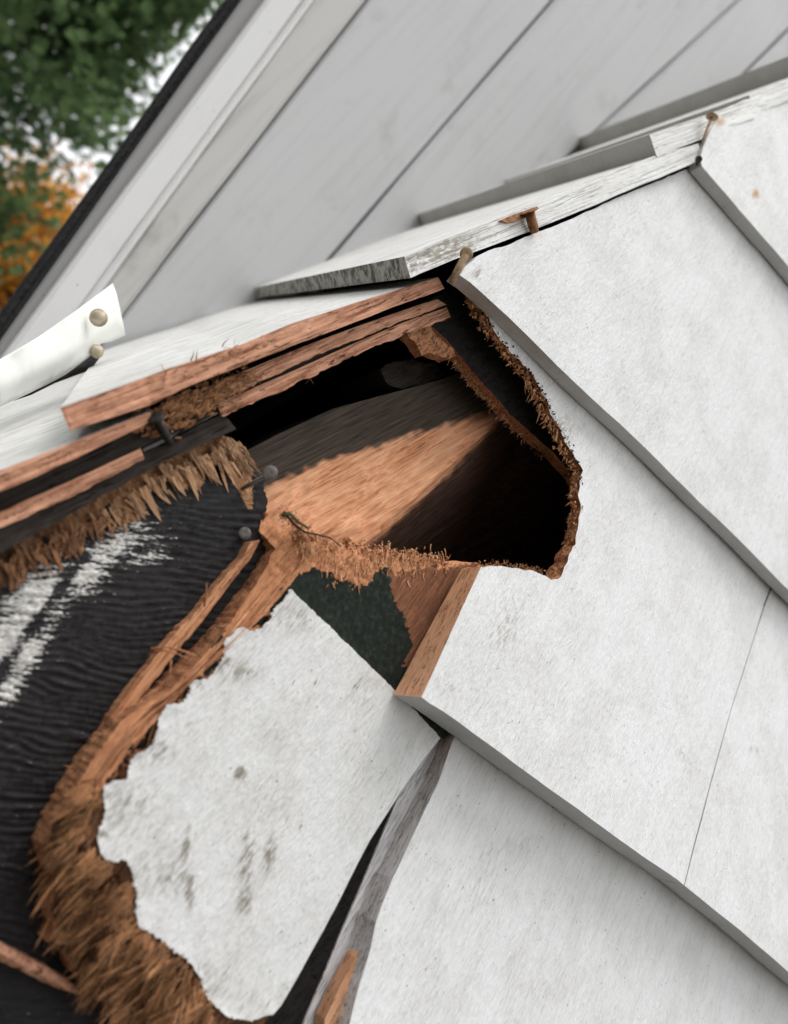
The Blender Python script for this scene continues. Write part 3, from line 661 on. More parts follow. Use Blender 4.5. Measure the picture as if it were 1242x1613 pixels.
# torn upper border of the black layer
M_TAN_F = mat_wood('tan_cedar_fibre', (.56, .33, .185), (.10, .048, .025), ang((330, 700), (370, 770)), 14, 1.0, .6, fresh=True)
parts = [px_fib([(170, 792), (268, 728), (345, 694), (376, 712)], 44, -.0205, 9, 302, 9, .006, .018, .0034, 14, (-.05, .06), .0007, (2, 12)),
         px_fib([(150, 800), (268, 728), (345, 692), (380, 716)], 80, -.0200, 9, 302, 12, .003, .012, .0010, 19, (-.05, .15), .0007, (4, 16)),
         px_fib([(350, 690), (372, 706), (384, 730)], 60, -.0205, 5, 316, 10, .004, .009, .0018, 20, (-.05, .1), .0006, (2, 2))]
slivers('torn_fibres', *[np.concatenate([p[k] for p in parts]) for k in range(4)], blk, [M_TAN_F], seed=5, curl=.06, flatten=.3)
slivers('torn_fibres', *px_fib([(-20, 895), (80, 840), (180, 790)], 120, -.0205, 10, 275, 22, .004, .011, .0016, 15, (-.05, .3), .001, (6, 14)), blk, [M_FIBD], seed=6, curl=.18)
slivers('torn_fibres', *px_fib([(680, 520), (726, 566), (800, 652), (870, 716)], 340, -.015, 4, 230, 30, .001, .004, .0007, 16, (-.6, .4), .0025, (-6, 6)), she, [M_FIBD], seed=7, curl=.2)

# ------------------------------------------------------------------ side wall: shingles woven round the corner
side = empty('side_wall', tuple(ORG), (math.pi/2, 0, 0), 'narrow white shingled side wall stepping up beyond the corner edge', 'wall')
DEEP = .54
def band_relief(sd, amp=.0022, w=7.):
    def f(p):
        a, b = rot2(p, math.radians(-23)); return (fbm(a/90., b/w, sd, 3)-.5)*amp + (fbm(a/14., b/5., sd+4, 2)-.5)*amp*.35
    return f
def course(name, top, end, bottom, h, mats, seed, amp=.0022, jg=1.8, rel=True, deep=DEEP, label=None, emask=None):
    """edge seen in front (top line, far end, bottom line, left end) swept back along the side wall: 0 edge, 1 face, 2 butt"""
    o = plate(name, [(top, 0, 1), ([top[-1], bottom[0]], 0, 2), (bottom, jg, 3), ([bottom[-1], top[0]], 0, 2)], flat(h), side, mats, vec=Q*deep,
              relief=band_relief(seed, amp) if rel else None, spacing=5.5, seed=seed, cap=False, mask=emask or (lambda p: np.tile([0, 0, .5], (len(p), 1))))
    if label: o['label'] = label
    return o
ms = [M_CEDAR_C, M_PAINT_S, M_BUTT_S, M_DARKWOOD]
course('shingle', [(-900, 1119), (-260, 850), (0, 741), (120, 694), (236, 648)], None, [(244, 662), (120, 722), (0, 775), (-260, 892), (-900, 1180)], -.004, ms, 201, label='lowest corner shingle, white face over an orange broken edge')
course('shingle', [(96, 642), (178, 613), (259, 583), (385, 541), (456, 511), (560, 477), (692, 436)], None, [(700, 455), (600, 492), (460, 546), (340, 592), (289, 612), (237, 638), (111, 679)], -.0005, ms, 203, .0026, label='long corner shingle, its fresh orange edge facing out')
course('shingle', [(330, 608), (460, 553), (560, 515), (690, 470)], None, [(704, 480), (600, 520), (470, 572), (340, 634)], -.0085, [M_CEDAR_C, M_DARKWOOD, M_DARKWOOD, M_DARKWOOD], 205, .003, 3.0, deep=.03)
course('under_shingle', [(-900, 1160), (-260, 916), (0, 806), (110, 758), (222, 706)], None, [(228, 722), (110, 784), (0, 832), (-260, 945), (-900, 1215)], -.0095, [M_CEDAR_C, M_DARKWOOD, M_DARKWOOD, M_DARKWOOD], 207, .003, 2.5, deep=.03)
course('under_shingle', [(340, 636), (460, 585), (560, 540), (640, 506), (704, 484)], None, [(712, 500), (640, 526), (552, 562), (456, 610), (350, 656)], -.011, [M_CEDAR_C, M_DARKWOOD, M_DARKWOOD, M_DARKWOOD], 209, .0034, 3.5, deep=.03)
mp = [M_PAINT_S, M_PAINT_S, M_BUTT_S, M_DARKWOOD]
EDGE3 = lambda p: np.stack([0*p[:, 0], .95*blob(p, 700, 395, 75, 22, -.35)+.5*blob(p, 640, 420, 20, 20)+.35*blob(p, 1070, 225, 40, 14), 0*p[:, 0]], 1)
course('shingle', [(637, 404), (700, 378), (790, 343), (925, 287), (1035, 244), (1100, 226)], None, [(1106, 252), (953, 316), (846, 360), (715, 409), (647, 438)], .0105, [M_PAINT_S, M_PAINT_S, M_MOSS, M_DARKWOOD], 211, .0016, emask=EDGE3, label='corner shingle with mossy butt and weathered edge')
course('shingle', [(1024, 212), (1070, 197), (1122, 180), (1200, 150)], None, [(1190, 185), (1112, 217), (1046, 243), (1036, 247)], .0112, mp, 213, .0012)
course('shingle', [(1300, 66), (1400, 30), (1560, -30)], None, [(1560, 20), (1400, 75), (1312, 108)], .015, mp, 215, .0012)
course('shingle', [(1180, 150), (1260, 117), (1400, 62)], None, [(1400, 95), (1260, 150), (1190, 180)], .0085, mp, 217, .001)
# backing of the side wall
plate('backing_strip', [([(-900, 1140), (-260, 872), (0, 762), (340, 612), (700, 462), (1100, 250), (1560, 40)], 0, 0), ([(1560, 60), (1100, 270), (704, 490), (345, 650), (0, 815), (-260, 925), (-900, 1200)], 0, 0)], flat(-.0125), side, [M_DARKWOOD, M_DARKWOOD], vec=Q*.5, cap=False)
# crumbled wood round the bent nail
rg = np.random.default_rng(8)
pc = np.stack([rg.normal(292, 34, 220), rg.normal(0, 14, 220)], 1); pc[:, 1] += 640-(pc[:, 0]-292)*.42
A = Lh(pc, -.0075+rg.normal(0, .0012, len(pc)))
cdir = Lh([(340, 618)], 0)[0]-Lh([(240, 662)], 0)[0]
crumbs('crumbled_wood', A, .0008+.0022*rg.random(len(pc))**2, side, [M_FIB], 8, nrm(cdir))
A, d, L, w_ = px_fib([(235, 668), (300, 640), (345, 615), (400, 590)], 420, -.0065, 9, 22, 55, .0015, .006, .0007, 17, (-.3, .6), .001)
slivers('torn_fibres', A, d, L, w_, side, [M_FIB], seed=9, curl=.3)
A, d, L, w_ = px_fib([(240, 600), (290, 585), (330, 570), (420, 540)], 46, .0008, 6, 30, 40, .002, .006, .0006, 18, (-.1, .3), .0004)
slivers('torn_fibres', A, d, L, w_, side, [M_FIB], seed=10, curl=.3)

# ------------------------------------------------------------------ inside the hole
beam = empty('roof_timber', tuple(ORG), (math.pi/2, 0, 0), 'dark timber inside the hole with its corner gnawed to bright orange wood', 'timber')
ARRIS_T = [(400, 840), (440, 790), (490, 742), (560, 712), (640, 688), (720, 662), (800, 640), (900, 600)]
ARRIS_B = [(520, 960), (560, 900), (620, 856), (680, 800), (740, 742), (795, 690), (850, 640), (920, 590)]
BEAM = [(330, 760), (400, 715), (500, 662), (590, 620), (680, 596), (760, 575), (860, 540), (1000, 480), (1100, 620), (1100, 1000), (820, 1060), (560, 1060), (430, 980), (330, 900)]
def side_of(p, line):
    line = np.array(line, float); x = p[:, 0]; yl = np.interp(x, line[:, 0], line[:, 1]); return p[:, 1]-yl   # >0 below
def h_beam(p):
    dt = side_of(p, ARRIS_T); db = side_of(p, ARRIS_B)
    h = np.full(len(p), -.036)
    gn = (dt > 0)
    h = h + np.where(gn, .009*sstep(-10, 120, dt), 0)
    a, b = rot2(p, math.radians(-38))
    marks = (fbm(a/46., b/17., 5, 3)-.5)*.0046 + (fbm(a/130., b/9., 31, 2)-.5)*.0030 + (np.abs(((a/70.+b/40.+fbm(a/80., b/30., 2, 2)*3) % 1)-.5))*.0016
    h = h + np.where(gn & (db < 25), marks*sstep(0, 26, dt)*sstep(30, 0, db), 0)
    h = h - np.where(db > 0, .00033*np.clip(db, 0, 400), 0)
    h = h + np.where(db > 0, (fbm(a/120., b/8., 8, 2)-.5)*.002, 0) + (fbm(a/80., b/30., 12, 2)-.5)*.0012
    return h
def m_beam(p):
    j = p + (np.stack([fbm(p[:, 0]/14., p[:, 1]/14., 1, 2), fbm(p[:, 0]/14., p[:, 1]/14., 2, 2)], 1)-.5)*11
    m = np.zeros((len(p), 3)); dt = side_of(j, ARRIS_T); db = side_of(j, ARRIS_B)
    m[:, 0] = sstep(-16, 22, dt)*sstep(60, -16, db)*sstep(930, 800, p[:, 0]); m[:, 1] = (db > 0); m[:, 2] = fbm(p[:, 0]/20., p[:, 1]/20., 3, 2); return m  # orange fades out to the right, its fall into shadow painted by the mask
s = NT('gnawed_timber'); r_, g_, b_ = s.mask(); ga = ang((480, 850), (800, 660))
g1 = s.noise(s.map(ga, (24*mm, 1.2*mm, 1.2*mm)), 4, .6); ch = s.noise(s.map(ga, (34*mm, 3.4*mm, 3.4*mm)), 4, .6, dist=.4); g3 = s.noise(s.map(ga, (60*mm, 1.6*mm, 1.6*mm)), 3, .6)
fresh = s.ramp(s.math('ADD', s.math('MULTIPLY', g1, .5), s.math('MULTIPLY', ch, .5)), [(.36, (.36, .135, .060)), (.46, (.64, .295, .155)), (.62, (.82, .46, .27))])  # groove shade put into the colour ramp along with the bump
old = s.ramp(g1, [(.3, (.032, .025, .020)), (.7, (.095, .075, .058))]); sidec = s.ramp(g3, [(.3, (.030, .019, .015)), (.7, (.15, .082, .056))])
c = s.mix(g_, old, sidec); c = s.mix(s.step(s.math('ADD', r_, s.math('MULTIPLY', s.math('SUBTRACT', ch, .5), .7)), .25, .75), c, fresh)
nb = s.bump(s.math('ADD', s.math('MULTIPLY', g1, .5), ch), .6, 1.0*mm)
M_BEAM = s.done(c, .85, nb, .12)
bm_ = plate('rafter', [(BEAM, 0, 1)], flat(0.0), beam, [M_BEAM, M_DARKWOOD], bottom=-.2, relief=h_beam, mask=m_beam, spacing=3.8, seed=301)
bm_['label'] = 'rafter with a fan of gnawed orange wood along its corner'
lump = plate('blocking', [([(598, 584), (612, 572), (650, 566), (688, 574), (700, 590), (684, 603), (655, 606), (632, 612), (612, 606)], 2.5, 0)], flat(-.040), beam, [M_GREYWOOD if False else M_DARKWOOD, M_DARKWOOD], bottom=-.08,
              relief=lambda p: (fbm(p[:, 0]/12., p[:, 1]/12., 3, 2)-.5)*.003, spacing=6, seed=303)
# added black box, closed to keep the space behind the hole dark
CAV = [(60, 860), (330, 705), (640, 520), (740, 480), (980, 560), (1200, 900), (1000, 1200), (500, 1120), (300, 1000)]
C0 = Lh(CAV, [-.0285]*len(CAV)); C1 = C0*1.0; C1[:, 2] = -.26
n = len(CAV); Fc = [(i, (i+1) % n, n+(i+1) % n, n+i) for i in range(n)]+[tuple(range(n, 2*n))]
lin = new_obj('dark_cavity_box', mesh_np('dark_cavity_box', np.concatenate([C0, C1]), Fc), None, [M_FELT])
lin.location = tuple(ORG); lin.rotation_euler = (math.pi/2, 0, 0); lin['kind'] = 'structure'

# ------------------------------------------------------------------ board soffit and rake trim
_u = at_depth([(200, 520), (920, 230), (380, 0)], [.85, 1.25, .87]); PU = _u[0]
NU = nrm(np.cross(_u[1]-_u[0], _u[2]-_u[0])); NU = NU if (CAM-PU)@NU > 0 else -NU
def UPw(px, e=0.0):
    d = rays(px); t = ((PU+NU*e-CAM)@NU)/(d@NU); return CAM + d*t[:, None]
_l = UPw([(542, 383), (871, 0)]); BU = nrm(_l[1]-_l[0]); CU = np.cross(NU, BU)
OU = UPw([(500, 300)])[0]
MU = Matrix(((BU[0], CU[0], NU[0], OU[0]), (BU[1], CU[1], NU[1], OU[1]), (BU[2], CU[2], NU[2], OU[2]), (0, 0, 0, 1)))
def ul(px, e=0.0): w = UPw(px, e)-OU; return np.stack([w@BU, w@CU, w@NU], 1)
def mat_board(name, base, dirt):
    s = NT(name)
    lg = s.noise(s.map(0, (.25, .012, .012)), 4, .6); fi = s.noise(s.map(0, (.03, .003, .003)), 3, .6); bg_ = s.noise(s.map(0, (.09, .06, .06)), 4, .65)
    sp = s.noise(s.map(0, (.004, .003, .003)), 1, .5)
    c = s.mix(s.math('MULTIPLY', s.step(lg, .45, .8), dirt), base, tuple(v*.72 for v in base))
    c = s.mix(s.math('MULTIPLY', s.step(bg_, .55, .78), dirt), c, tuple(v*f for v, f in zip(base, (.60, .59, .56))))
    c = s.mix(s.math('MULTIPLY', s.step(sp, .76, .8), .5), c, (.12, .12, .11))
    return s.done(c, .65, s.bump(s.math('ADD', lg, fi), .35, .001), .25)
M_SOF = mat_board('shaded_board_paint', (.61, .61, .618), .42)  # white boards in shade: the shade is put into this grey
M_TRIM = mat_board('white_trim_paint', (.80, .795, .795), .12)
M_MOULD = mat_board('grimy_moulding_paint', (.60, .59, .57), .8)
M_SHADE = mat_board('grey_metal_edge', (.34, .335, .33), .3)
s = NT('asphalt_roofing'); gr = s.noise(s.map(0, (.003, .003, .003)), 2, .6)
M_ASPH = s.done(s.ramp(gr, [(.3, (.012, .012, .013)), (.7, (.06, .06, .062))]), .95, s.bump(gr, .8, .002), .2)
sof = empty('board_soffit', label='white painted board soffit under the roof overhang, greyed for shade', cat='soffit'); sof.matrix_world = MU
L0, L1, L2 = [(1163, 0), (1040, 112), (930, 215)], [(871, 0), (700, 198), (542, 383)], [(580, 0), (400, 232), (200, 490)]
class Ln:                                           # a picture line laid on the soffit plane: c(x) = m x + k (+ shift)
    def __init__(s, l, e=0.0, off=0.0): p = ul(l, e); s.m, s.k = np.polyfit(p[:, 0], p[:, 1], 1); s.k += off
    def __call__(s, x): return s.m*x+s.k
sgn = np.sign(Ln(L0)(0)-Ln(L1)(0)); pitch = abs(Ln(L0)(0)-Ln(L1)(0)); xa, xb = -1.3, 1.3
def u_board(name, ca, cb, e, thick, parent, mats, gap=0.0, bev=.0025, x0=xa, x1=xb, wob=.002):
    n = 40; V = []; F = []
    if ca(0) > cb(0): ca, cb = cb, ca
    for x in np.linspace(x0, x1, n):
        lo, hi = ca(x)+gap, cb(x)-gap; hi = max(hi, lo+2.2*bev)
        wv = (float(vnoise(np.array([x*9+ca.k*50]), np.array([cb.k*31.]), 3)[0])-.5)*wob
        for y, z in ((lo, -thick), (lo, -bev), (lo+bev, 0), ((lo+hi)/2, .0004), (hi-bev, 0), (hi, -bev), (hi, -thick)): V.append((x, y+wv, e+z))
    m = 7
    for i in range(n-1):
        for j in range(m): F.append((i*m+j, (i+1)*m+j, (i+1)*m+(j+1) % m, i*m+(j+1) % m))
    F.append(tuple(range(m))); F.append(tuple((n-1)*m+j for j in range(m))[::-1])
    return new_obj(name, mesh_np(name, V, F), parent, mats)
u_board('board', Ln(L2), Ln(L1), 0, .018, sof, [M_SOF], .0012)
u_board('board', Ln(L1), Ln(L0), .0045, .018, sof, [M_SOF], .0018, bev=.005)
u_board('board', Ln(L0), Ln(L0, 0, sgn*pitch), -.001, .018, sof, [M_SOF], .0032, bev=.004)
u_board('board', Ln(L0, 0, sgn*pitch), Ln(L0, 0, 2*sgn*pitch), 0, .018, sof, [M_SOF], .0015)
u_board('board', Ln(L0, 0, 2*sgn*pitch), Ln(L0, 0, 3*sgn*pitch), .0004, .018, sof, [M_SOF], .0015)
u_board('backing_strip', Ln(L2, 0, -sgn*.01), Ln(L0, 0, 3*sgn*pitch), -.020, .012, sof, [M_DARKWOOD])

trim = empty('rake_trim', label='white rake trim boards along the roof edge beside shaded white soffit', cat='trim'); trim.matrix_world = MU
LCR = [(489, 0), (282, 280), (173, 437)]; LGW = [(418, 0), (258, 234), (80, 457)]; LDG = [(384, 0), (217, 242), (64, 452)]; LRO = [(350, 0), (193, 230), (0, 488)]
u_board('moulding', Ln(L2, .010), Ln(LCR, .010), .010, .03, trim, [M_MOULD], .0, bev=.006)
u_board('bead', Ln(LCR, .0175, -.0035), Ln(LCR, .0175, .0035), .0175, .02, trim, [M_TRIM], 0, bev=.0025)
u_board('fascia_board', Ln(LCR, .014, -sgn*.0036), Ln(LGW, .014), .014, .035, trim, [M_TRIM], 0, bev=.003)
u_board('drip_edge', Ln(LGW, .002), Ln(LDG, .002), .002, .01, trim, [M_SHADE], 0, bev=.001)
roof = empty('roof_edge', label='dark asphalt roofing edge along the white trim, against tree and sky', cat='roof'); roof.matrix_world = MU
for i, (e, off) in enumerate(((-.004, .010), (-.012, .004), (-.020, .0))):
    for j in range(4):
        x0 = xa+(xb-xa)*(j+.23*i)/4-.12; x1 = xa+(xb-xa)*(j+1+.23*i)/4-.1202
        u_board('roof_shingle', Ln(LDG, -.004, sgn*.30), Ln(LRO, e-.01, sgn*(off+.0015*((j*7+i*3) % 3))), e-.01, .0065, roof, [M_ASPH], 0, x0=x0, x1=x1, bev=.002)

# ------------------------------------------------------------------ white metal strap with two screws
def sheet(name, outline, zf, thick, parent, mats, spacing=8):
    g = np.array(outline, float); x0, y0 = g.min(0); x1, y1 = g.max(0)
    gx, gy = np.meshgrid(np.arange(x0, x1, spacing), np.arange(y0, y1, spacing)); q = np.stack([gx.ravel(), gy.ravel()], 1)
    q = q[inside(q, outline)]; q = q[dist_line(q, g, True) > spacing*.4]; n = len(outline)
    vo, eo, fo, *_ = delaunay_2d_cdt([Vector(p) for p in outline]+[Vector(p) for p in q.tolist()], [(i, (i+1) % n) for i in range(n)], [], 1, 1e-4)
    P = np.array([(v.x, v.y) for v in vo]); T = at_depth(P, zf(P)); N = len(P)
    de = {(f[i], f[(i+1) % len(f)]) for f in fo for i in range(len(f))}
    bd = [e for e in de if (e[1], e[0]) not in de]
    vd = nrm(rays([tuple(g.mean(0))])[0])
    B = T + vd*thick
    V = np.concatenate([T, B]) - T[0]; F = [tuple(f) for f in fo]+[tuple(i+N for i in f[::-1]) for f in fo]+[(b, a, a+N, b+N) for a, b in bd]
    # face outwards
    a_, b_, c_ = (T[i] for i in fo[0][:3])
    if np.cross(b_-a_, c_-a_)@vd > 0: F = [f[::-1] for f in F]
    sm = [True]*(2*len(fo))+[False]*len(bd)
    o = new_obj(name, mesh_np(name, V, F, None, None, sm), parent, mats); return o, T[0]
s = NT('white_coated_metal'); nz = s.noise(s.map(0, (.05, .05, .05)), 3, .6)
M_STRAP = s.done(s.mix(s.step(nz, .48, .72), (.80, .81, .77), (.60, .60, .54)), .5, s.bump(nz, .1, .002), .4)
STR = [(-120, 625), (-40, 585), (0, 566), (60, 531), (120, 489), (178, 446), (184, 462), (190, 488), (195, 512), (198, 528), (176, 538), (160, 541), (146, 556), (128, 570), (100, 590), (74, 604), (36, 624), (0, 641), (-120, 700)]
def z_str(p):
    u = (p[:, 0]+60)/250.; c = side_of(p, [(-120, 660), (0, 604), (100, 548), (190, 490)])
    return .40+.17*u + .00035*np.clip(c-12, 0, 60) + .00012*np.clip(-c, 0, 60)
strap = empty('metal_strap', label='white bent metal strap screwed down beside the roof trim', cat='strap')
so, org = sheet('strap_plate', STR, z_str, .0016, strap, [M_STRAP]); strap.location = tuple(org)
s = NT('black_gap_shade'); M_GAP = s.done((.012, .012, .013), .6)  # black strip put in as the shaded gap under the strap
GAP_SHADE = [(20, 632), (74, 606), (102, 591), (130, 571), (148, 557), (160, 560), (150, 574), (143, 583), (118, 592), (86, 604), (50, 622)]
se, so_ = sheet('gap_shade', GAP_SHADE, lambda p: z_str(p)+.012, .006, strap, [M_GAP]); se.location = tuple(so_-org)
def lathe(name, prof, axis, base, parent, mats, seg=14, loc=None):
    """profile [(radius, along)] turned round an axis"""
    ax = nrm(axis); t = np.array([1, 0, 0]) if abs(ax[0]) < .8 else np.array([0, 1, 0]); u = nrm(np.cross(ax, t)); v = np.cross(ax, u)
    V = []; F = []
    for r, z in prof:
        for k in range(seg): a = 2*math.pi*k/seg; V.append(np.array(base)+ax*z+(u*math.cos(a)+v*math.sin(a))*r)
    for i in range(len(prof)-1):
        for k in range(seg): F.append((i*seg+k, i*seg+(k+1) % seg, (i+1)*seg+(k+1) % seg, (i+1)*seg+k))
    F.append(tuple(range(seg))[::-1]); F.append(tuple((len(prof)-1)*seg+k for k in range(seg)))
    return new_obj(name, mesh_np(name, V, F, None, None, [True]*(len(F)-2)+[False]*2), parent, mats)
def mat_metal(name, a, b, rough=.7, metal=.3, sz=3.0):
    s = NT(name); n1 = s.noise(s.map(0, (sz*mm, sz*mm, sz*mm)), 4, .65)
    return s.done(s.ramp(n1, [(.35, a), (.65, b)]), rough, s.bump(n1, .6, .4*mm), .3, metal)
M_RUST = mat_metal('rusty_iron', (.14, .06, .025), (.40, .20, .09)); M_TAN = mat_metal('paint_crusted_iron', (.30, .20, .11), (.58, .43, .27), .7, .0)
M_GREYIRON = mat_metal('dull_galvanised_iron', (.11, .095, .085), (.24, .22, .195), .75, .0); M_BLKIRON = mat_metal('blackened_iron', (.010, .010, .011), (.05, .045, .042), .6, .3)
M_DKRUST = mat_metal('dark_rust', (.035, .022, .015), (.12, .07, .04))
M_SCREW = mat_metal('grimy_cream_screw', (.34, .27, .18), (.60, .53, .41), .5, .1, 7)
for px, z, r in (((155, 500), .535, .0046), ((152, 553), .545, .0036)):
    b = at_depth([px], z)[0]-org; ax = nrm(-rays([px])[0] + np.array([-.25, 0, -.12]))
    lathe('screw', [(r*1.25, 0), (r*1.25, .0012), (r, .0016), (r*.95, .0035), (r*.7, .0048), (r*.25, .0054)], ax, b-ax*.002, strap, [M_SCREW])

# ------------------------------------------------------------------ nails
def nail(head, tip, rh, rs, mat, label, axis=None, headmat=None):
    H = Lh([head[:2]], head[2])[0]; T = Lh([tip[:2]], tip[2])[0]
    e = empty('nail', tuple(ORG + np.array([T[0], -T[2], T[1]])), (math.pi/2, 0, 0), label, 'nail', 'nails standing out of the wall')
    H = H-T; d = nrm(H); ln = np.linalg.norm(H)
    lathe('shank', [(rs*.75, 0), (rs, ln*.3), (rs*.95, ln)], d, (0, 0, 0), e, [mat], 10)
    ax = d if axis is None else nrm(axis)
    lathe('nail_head', [(rh*.55, -.0006), (rh*.98, -.0003), (rh, .0000), (rh*.97, .0002), (rh*.5, .0003)], ax, H, e, [headmat or mat], 14)
    return e
VIEW = lambda p: -nrm(to_local(CAM+rays([p])[0])[0]-to_local(CAM)[0])
nail((426, 745, -.006), (382, 770, -.022), .0037, .0011, M_GREYIRON, 'grey flat headed nail at the end of the black layer', VIEW((426, 745))+np.array([.45, .1, 0]))
nail((386, 840, -.0175), (380, 850, -.026), .0029, .0012, M_GREYIRON, 'small dull nail head beside the orange splinter', VIEW((386, 840)))
nail((735, 400, .0190), (711, 446, .0080), .0036, .0022, M_TAN, 'tan stubby nail at the upper corner of the hole', VIEW((735, 400)))
nail((834, 333, .0155), (843, 367, .0135), .0058, .0030, M_RUST, 'bent rusty nail with thin flat head above the broad shingle')
nail((1122, 184, .0190), (1107, 222, .0140), .0048, .0012, M_TAN, 'small tan nail at the tip of the upper right shingle')
nail((1101, 251, .0160), (1098, 260, .011), .0026, .0014, M_DKRUST, 'dark nail head in the notch under the upper right shingle', VIEW((1101, 250)))
nail((246, 658, -.0015), (270, 700, -.010), .0036, .0020, M_BLKIRON, 'black nail among the crumbled wood of the corner')
# rust scale beside the bent nail
plate('rust_flake', [([(788, 347), (802, 341), (824, 334), (846, 325), (847, 329), (832, 340), (815, 348), (800, 351)], 1.2, 0)], flat(.0122), side, [M_RUST, M_RUST], bottom=.009, spacing=5, seed=401)

# twig and debris on the lip of the hole
def tube(name, pts, r0, r1, parent, mats, seg=6):
    pts = np.array(pts); n = len(pts); V = []; F = []
    for i in range(n):
        t = nrm(pts[min(i+1, n-1)]-pts[max(i-1, 0)]); u = nrm(np.cross(t, (0.3, 0.2, 1))); v = np.cross(t, u); r = r0+(r1-r0)*i/(n-1)
        for k in range(seg): a = 2*math.pi*k/seg; V.append(pts[i]+(u*math.cos(a)+v*math.sin(a))*r)
    for i in range(n-1):
        for k in range(seg): F.append((i*seg+k, i*seg+(k+1) % seg, (i+1)*seg+(k+1) % seg, (i+1)*seg+k))
    F.append(tuple(range(seg))[::-1]); F.append(tuple((n-1)*seg+k for k in range(seg)))
    return new_obj(name, mesh_np(name, V, F, None, None, [True]*len(F)), parent, mats)
s = NT('dry_stem'); M_STEM = s.done((.09, .075, .035), .8)
s = NT('bark_twig'); M_TWIG = s.done((.045, .035, .022), .85)
tw = tube('twig', Lh([(448, 806), (462, 824), (480, 838), (500, 842), (520, 847), (538, 860)], [.003, .002, .0015, .002, .0025, .001]), .0007, .0003, None, [M_TWIG])
tw.location = tuple(ORG); tw.rotation_euler = (math.pi/2, 0, 0); tag(tw, 'thin dark curved twig lying on the lower lip of the hole', 'twig')
tw2 = tube('twig', Lh([(446, 812), (456, 808), (470, 822), (486, 832)], [.003, .0035, .003, .002]), .0011, .0006, None, [M_STEM])
tw2.location = tuple(ORG); tw2.rotation_euler = (math.pi/2, 0, 0); tag(tw2, 'short greenish stem fragment at the left end of the lower lip', 'twig')
# a strand bent across the splinters
hairs = [([(238, 1022), (262, 1018), (285, 1024), (318, 1036), (312, 1030)], [-.004, -.002, -.001, .0, .001], .0006), ([(236, 1030), (258, 1024), (280, 1030), (300, 1040)], [-.006, -.003, -.003, -.004], .0005),
         ([(322, 955), (325, 935), (326, 918)], [-.006, -.003, 0.], .0005), ([(270, 1040), (268, 1060), (258, 1085)], [-.005, -.004, -.006], .0005)]
for pts, hh, r in hairs: tube('fibre', Lh(pts, hh), r, r*.4, t4a, [M_CEDAR], 5)
for pts, hh in (([(890, 820), (905, 800), (914, 790)], [-.002, .002, .004]), ([(676, 505), (690, 498)], [0, .004]), ([(482, 604), (488, 596), (494, 604)], [-.004, -.001, .001]), ([(345, 655), (352, 648)], [-.006, -.002])):
    tube('fibre', Lh(pts, hh), .0003, .00015, wall, [M_STEM], 5)

# ------------------------------------------------------------------ trees and ground
def mat_leaf(name, a, b, scale=.25):
    s = NT(name); oi = s.n('ShaderNodeAttribute'); oi.attribute_name = 'mask'
    sp = s.n('ShaderNodeSeparateColor'); s.l(oi.outputs['Color'], sp.inputs[0])
    c = s.mix(sp.outputs[2], a, b)
    s.b.inputs['Subsurface Weight'].default_value = 0
    m = s.done(c, .7, None, .2)
    tr = s.n('ShaderNodeBsdfTranslucent'); s.l(c, tr.inputs[0]); mx = s.n('ShaderNodeMixShader'); mx.inputs[0].default_value = .5
    s.l(s.b.outputs[0], mx.inputs[1]); s.l(tr.outputs[0], mx.inputs[2]); s.l(mx.outputs[0], s.out.inputs[0]); return m
s = NT('bark'); nn_ = s.noise(s.map(0, (.05, .05, .3)), 4, .6); M_BARK = s.done(s.ramp(nn_, [(.3, (.035, .028, .022)), (.7, (.12, .095, .075))]), .9, s.bump(nn_, .8, .02), .1)
M_CON = mat_leaf('conifer_needles', (.034, .064, .026), (.17, .26, .10)); M_AUT = mat_leaf('autumn_leaves', (.40, .14, .035), (.80, .46, .07))
def limb(V, F, a, b, ra, rb, seg=6):
    d = nrm(b-a); u = nrm(np.cross(d, (.31, .2, .93) if abs(d[2]) < .9 else (1, 0, 0))); v = np.cross(d, u); o = len(V)
    for p, r in ((a, ra), ((a+b)/2+u*ra*.6, (ra+rb)/2), (b, rb)):
        for k in range(seg): t = 2*math.pi*k/seg; V.append(p+(u*math.cos(t)+v*math.sin(t))*r)
    for i in range(2):
        for k in range(seg): F.append((o+i*seg+k, o+i*seg+(k+1) % seg, o+(i+1)*seg+(k+1) % seg, o+(i+1)*seg+k))
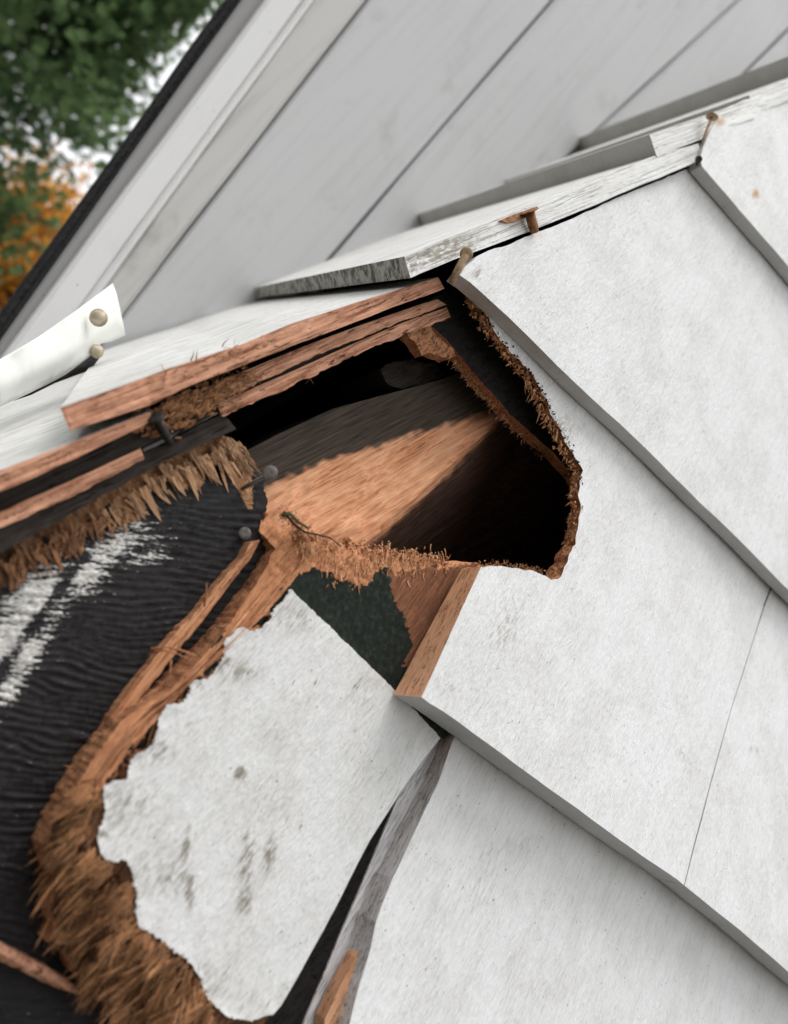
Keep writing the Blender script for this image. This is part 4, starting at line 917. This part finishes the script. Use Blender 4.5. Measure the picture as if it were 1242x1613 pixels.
def conifer(apex, ground, rad, label, seed, n_br=800):
    rg = np.random.default_rng(seed); H = apex[2]-ground; e = empty('conifer_tree', (apex[0], apex[1], ground), label=label, cat='tree')
    V, F = [], []; limb(V, F, np.zeros(3), np.array([0, 0, H*.97]), .16, .015, 8)
    t = rg.random(n_br)**1.4*.62*H; z = H-t; r = np.array([rad(x) for x in t])*(.62+.36*rg.random(n_br)); az = rg.random(n_br)*2*math.pi
    a = np.stack([0*z, 0*z, z-.15*r], 1); tip = np.stack([np.cos(az)*r, np.sin(az)*r, z+.22*r*rg.uniform(.2, 1.5, n_br)], 1)
    for i in range(0, n_br, 3): limb(V, F, a[i], a[i]+(tip[i]-a[i])*.8, .012, .003, 5)
    un = lambda v: v/(np.linalg.norm(v, axis=1)[:, None]+1e-9)
    K = 70; ii = np.repeat(np.arange(n_br), K); n = len(ii)              # flat fans of scale leaves along the outer branches
    f = 1-rg.random(n)**1.5*.62; p = a[ii]+(tip-a)[ii]*f[:, None]+rg.normal(0, .06, (n, 3))
    dd = un(un(tip-a)[ii]+rg.normal(0, .55, (n, 3))+np.array([0, 0, .25])); sd_ = un(np.cross(dd, rg.normal(0, 1, (n, 3)))); nn_ = np.cross(dd, sd_); L = rg.uniform(.03, .085, n)[:, None]
    tone = np.clip(.15+.75*(f-.4)/.6*rg.random(n)+rg.normal(0, .12, n), 0, 1)
    LV = np.zeros((n, 5, 5, 3))
    for j in range(5):
        aa = (j-2)*.30; dj = dd*math.cos(aa)+sd_*math.sin(aa); wj = np.cross(dj, nn_)*.0045
        for q_, v_ in enumerate((p-wj*.4, p+wj*.4, p+dj*L*.6+wj, p+dj*L*(1-.14*abs(j-2)), p+dj*L*.6-wj)): LV[:, j, q_] = v_
    LV = LV.reshape(-1, 3); LF = np.arange(len(LV)).reshape(-1, 5).tolist(); LM = np.zeros((len(LV), 3)); LM[:, 2] = np.repeat(tone, 25)
    new_obj('trunk', mesh_np('trunk', V, F), e, [M_BARK])
    o = new_obj('crown', mesh_np('crown', LV, LF, None, np.array(LM)), e, [M_CON]); return e
ap = at_depth([(330, -120)], 4.6)[0]
conifer(ap, 0.0, lambda t: .05+.66*min(t, 3.2)**.80, 'dark green conifer crown close to the roof edge', 3)
def leafy(cen, rx, rz, ground, label, seed, n):
    rg = np.random.default_rng(seed); e = empty('autumn_tree', (cen[0], cen[1], ground), label=label, cat='tree'); c = np.array([0, 0, cen[2]-ground]); V, F = [], []
    limb(V, F, np.zeros(3), c-np.array([0, 0, rz*.6]), .2, .12, 8); LV, LF, LM = [], [], []; tips = []
    for i in range(46):
        az = rg.random()*2*math.pi; el = rg.uniform(-.2, 1.3); b = c+np.array([math.cos(az)*math.cos(el)*rx, math.sin(az)*math.cos(el)*rx, math.sin(el)*rz])*rg.uniform(.6, 1)
        a = c-np.array([0, 0, rz*rg.uniform(.2, .6)]); limb(V, F, a, b, .035, .008, 5); tips.append((a, b))
    for i in range(n):
        a, b = tips[rg.integers(len(tips))]; p = a+(b-a)*rg.uniform(.35, 1.08)+rg.normal(0, .16, 3)
        u = nrm(rg.normal(0, 1, 3)); v = nrm(np.cross(u, rg.normal(0, 1, 3))); s_ = rg.uniform(.02, .045); o = len(LV)
        LV += [p-u*s_, p-u*.2*s_+v*s_*.6, p+u*s_*.5+v*s_*.35, p+u*s_*1.2, p+u*s_*.5-v*s_*.35, p-u*.2*s_-v*s_*.6]; LF.append((o, o+1, o+2, o+3, o+4, o+5)); LM += [(0, 0, rg.random())]*6
    new_obj('trunk', mesh_np('trunk', V, F), e, [M_BARK]); new_obj('crown', mesh_np('crown', LV, LF, None, np.array(LM)), e, [M_AUT]); return e
ac = at_depth([(-15, 425)], 7.5)[0]
leafy(ac, 1.3, 1.2, 0.0, 'orange and yellow autumn tree behind the conifer, left of the roof', 5, 15000)
s = NT('grass_ground'); gn = s.noise(s.map(0, (3, 3, 3)), 5, .6); M_GRD = s.done(s.ramp(gn, [(.3, (.055, .055, .045)), (.7, (.13, .12, .105))]), .95)
g = new_obj('ground', mesh_np('ground', [(-1500, -1500, 0), (1500, -1500, 0), (1500, 1500, 0), (-1500, 1500, 0)], [(0, 1, 2, 3)]), None, [M_GRD]); g['kind'] = 'structure'
print('faces', sum(len(o.data.polygons) for o in bpy.data.objects if o.type == 'MESH'))
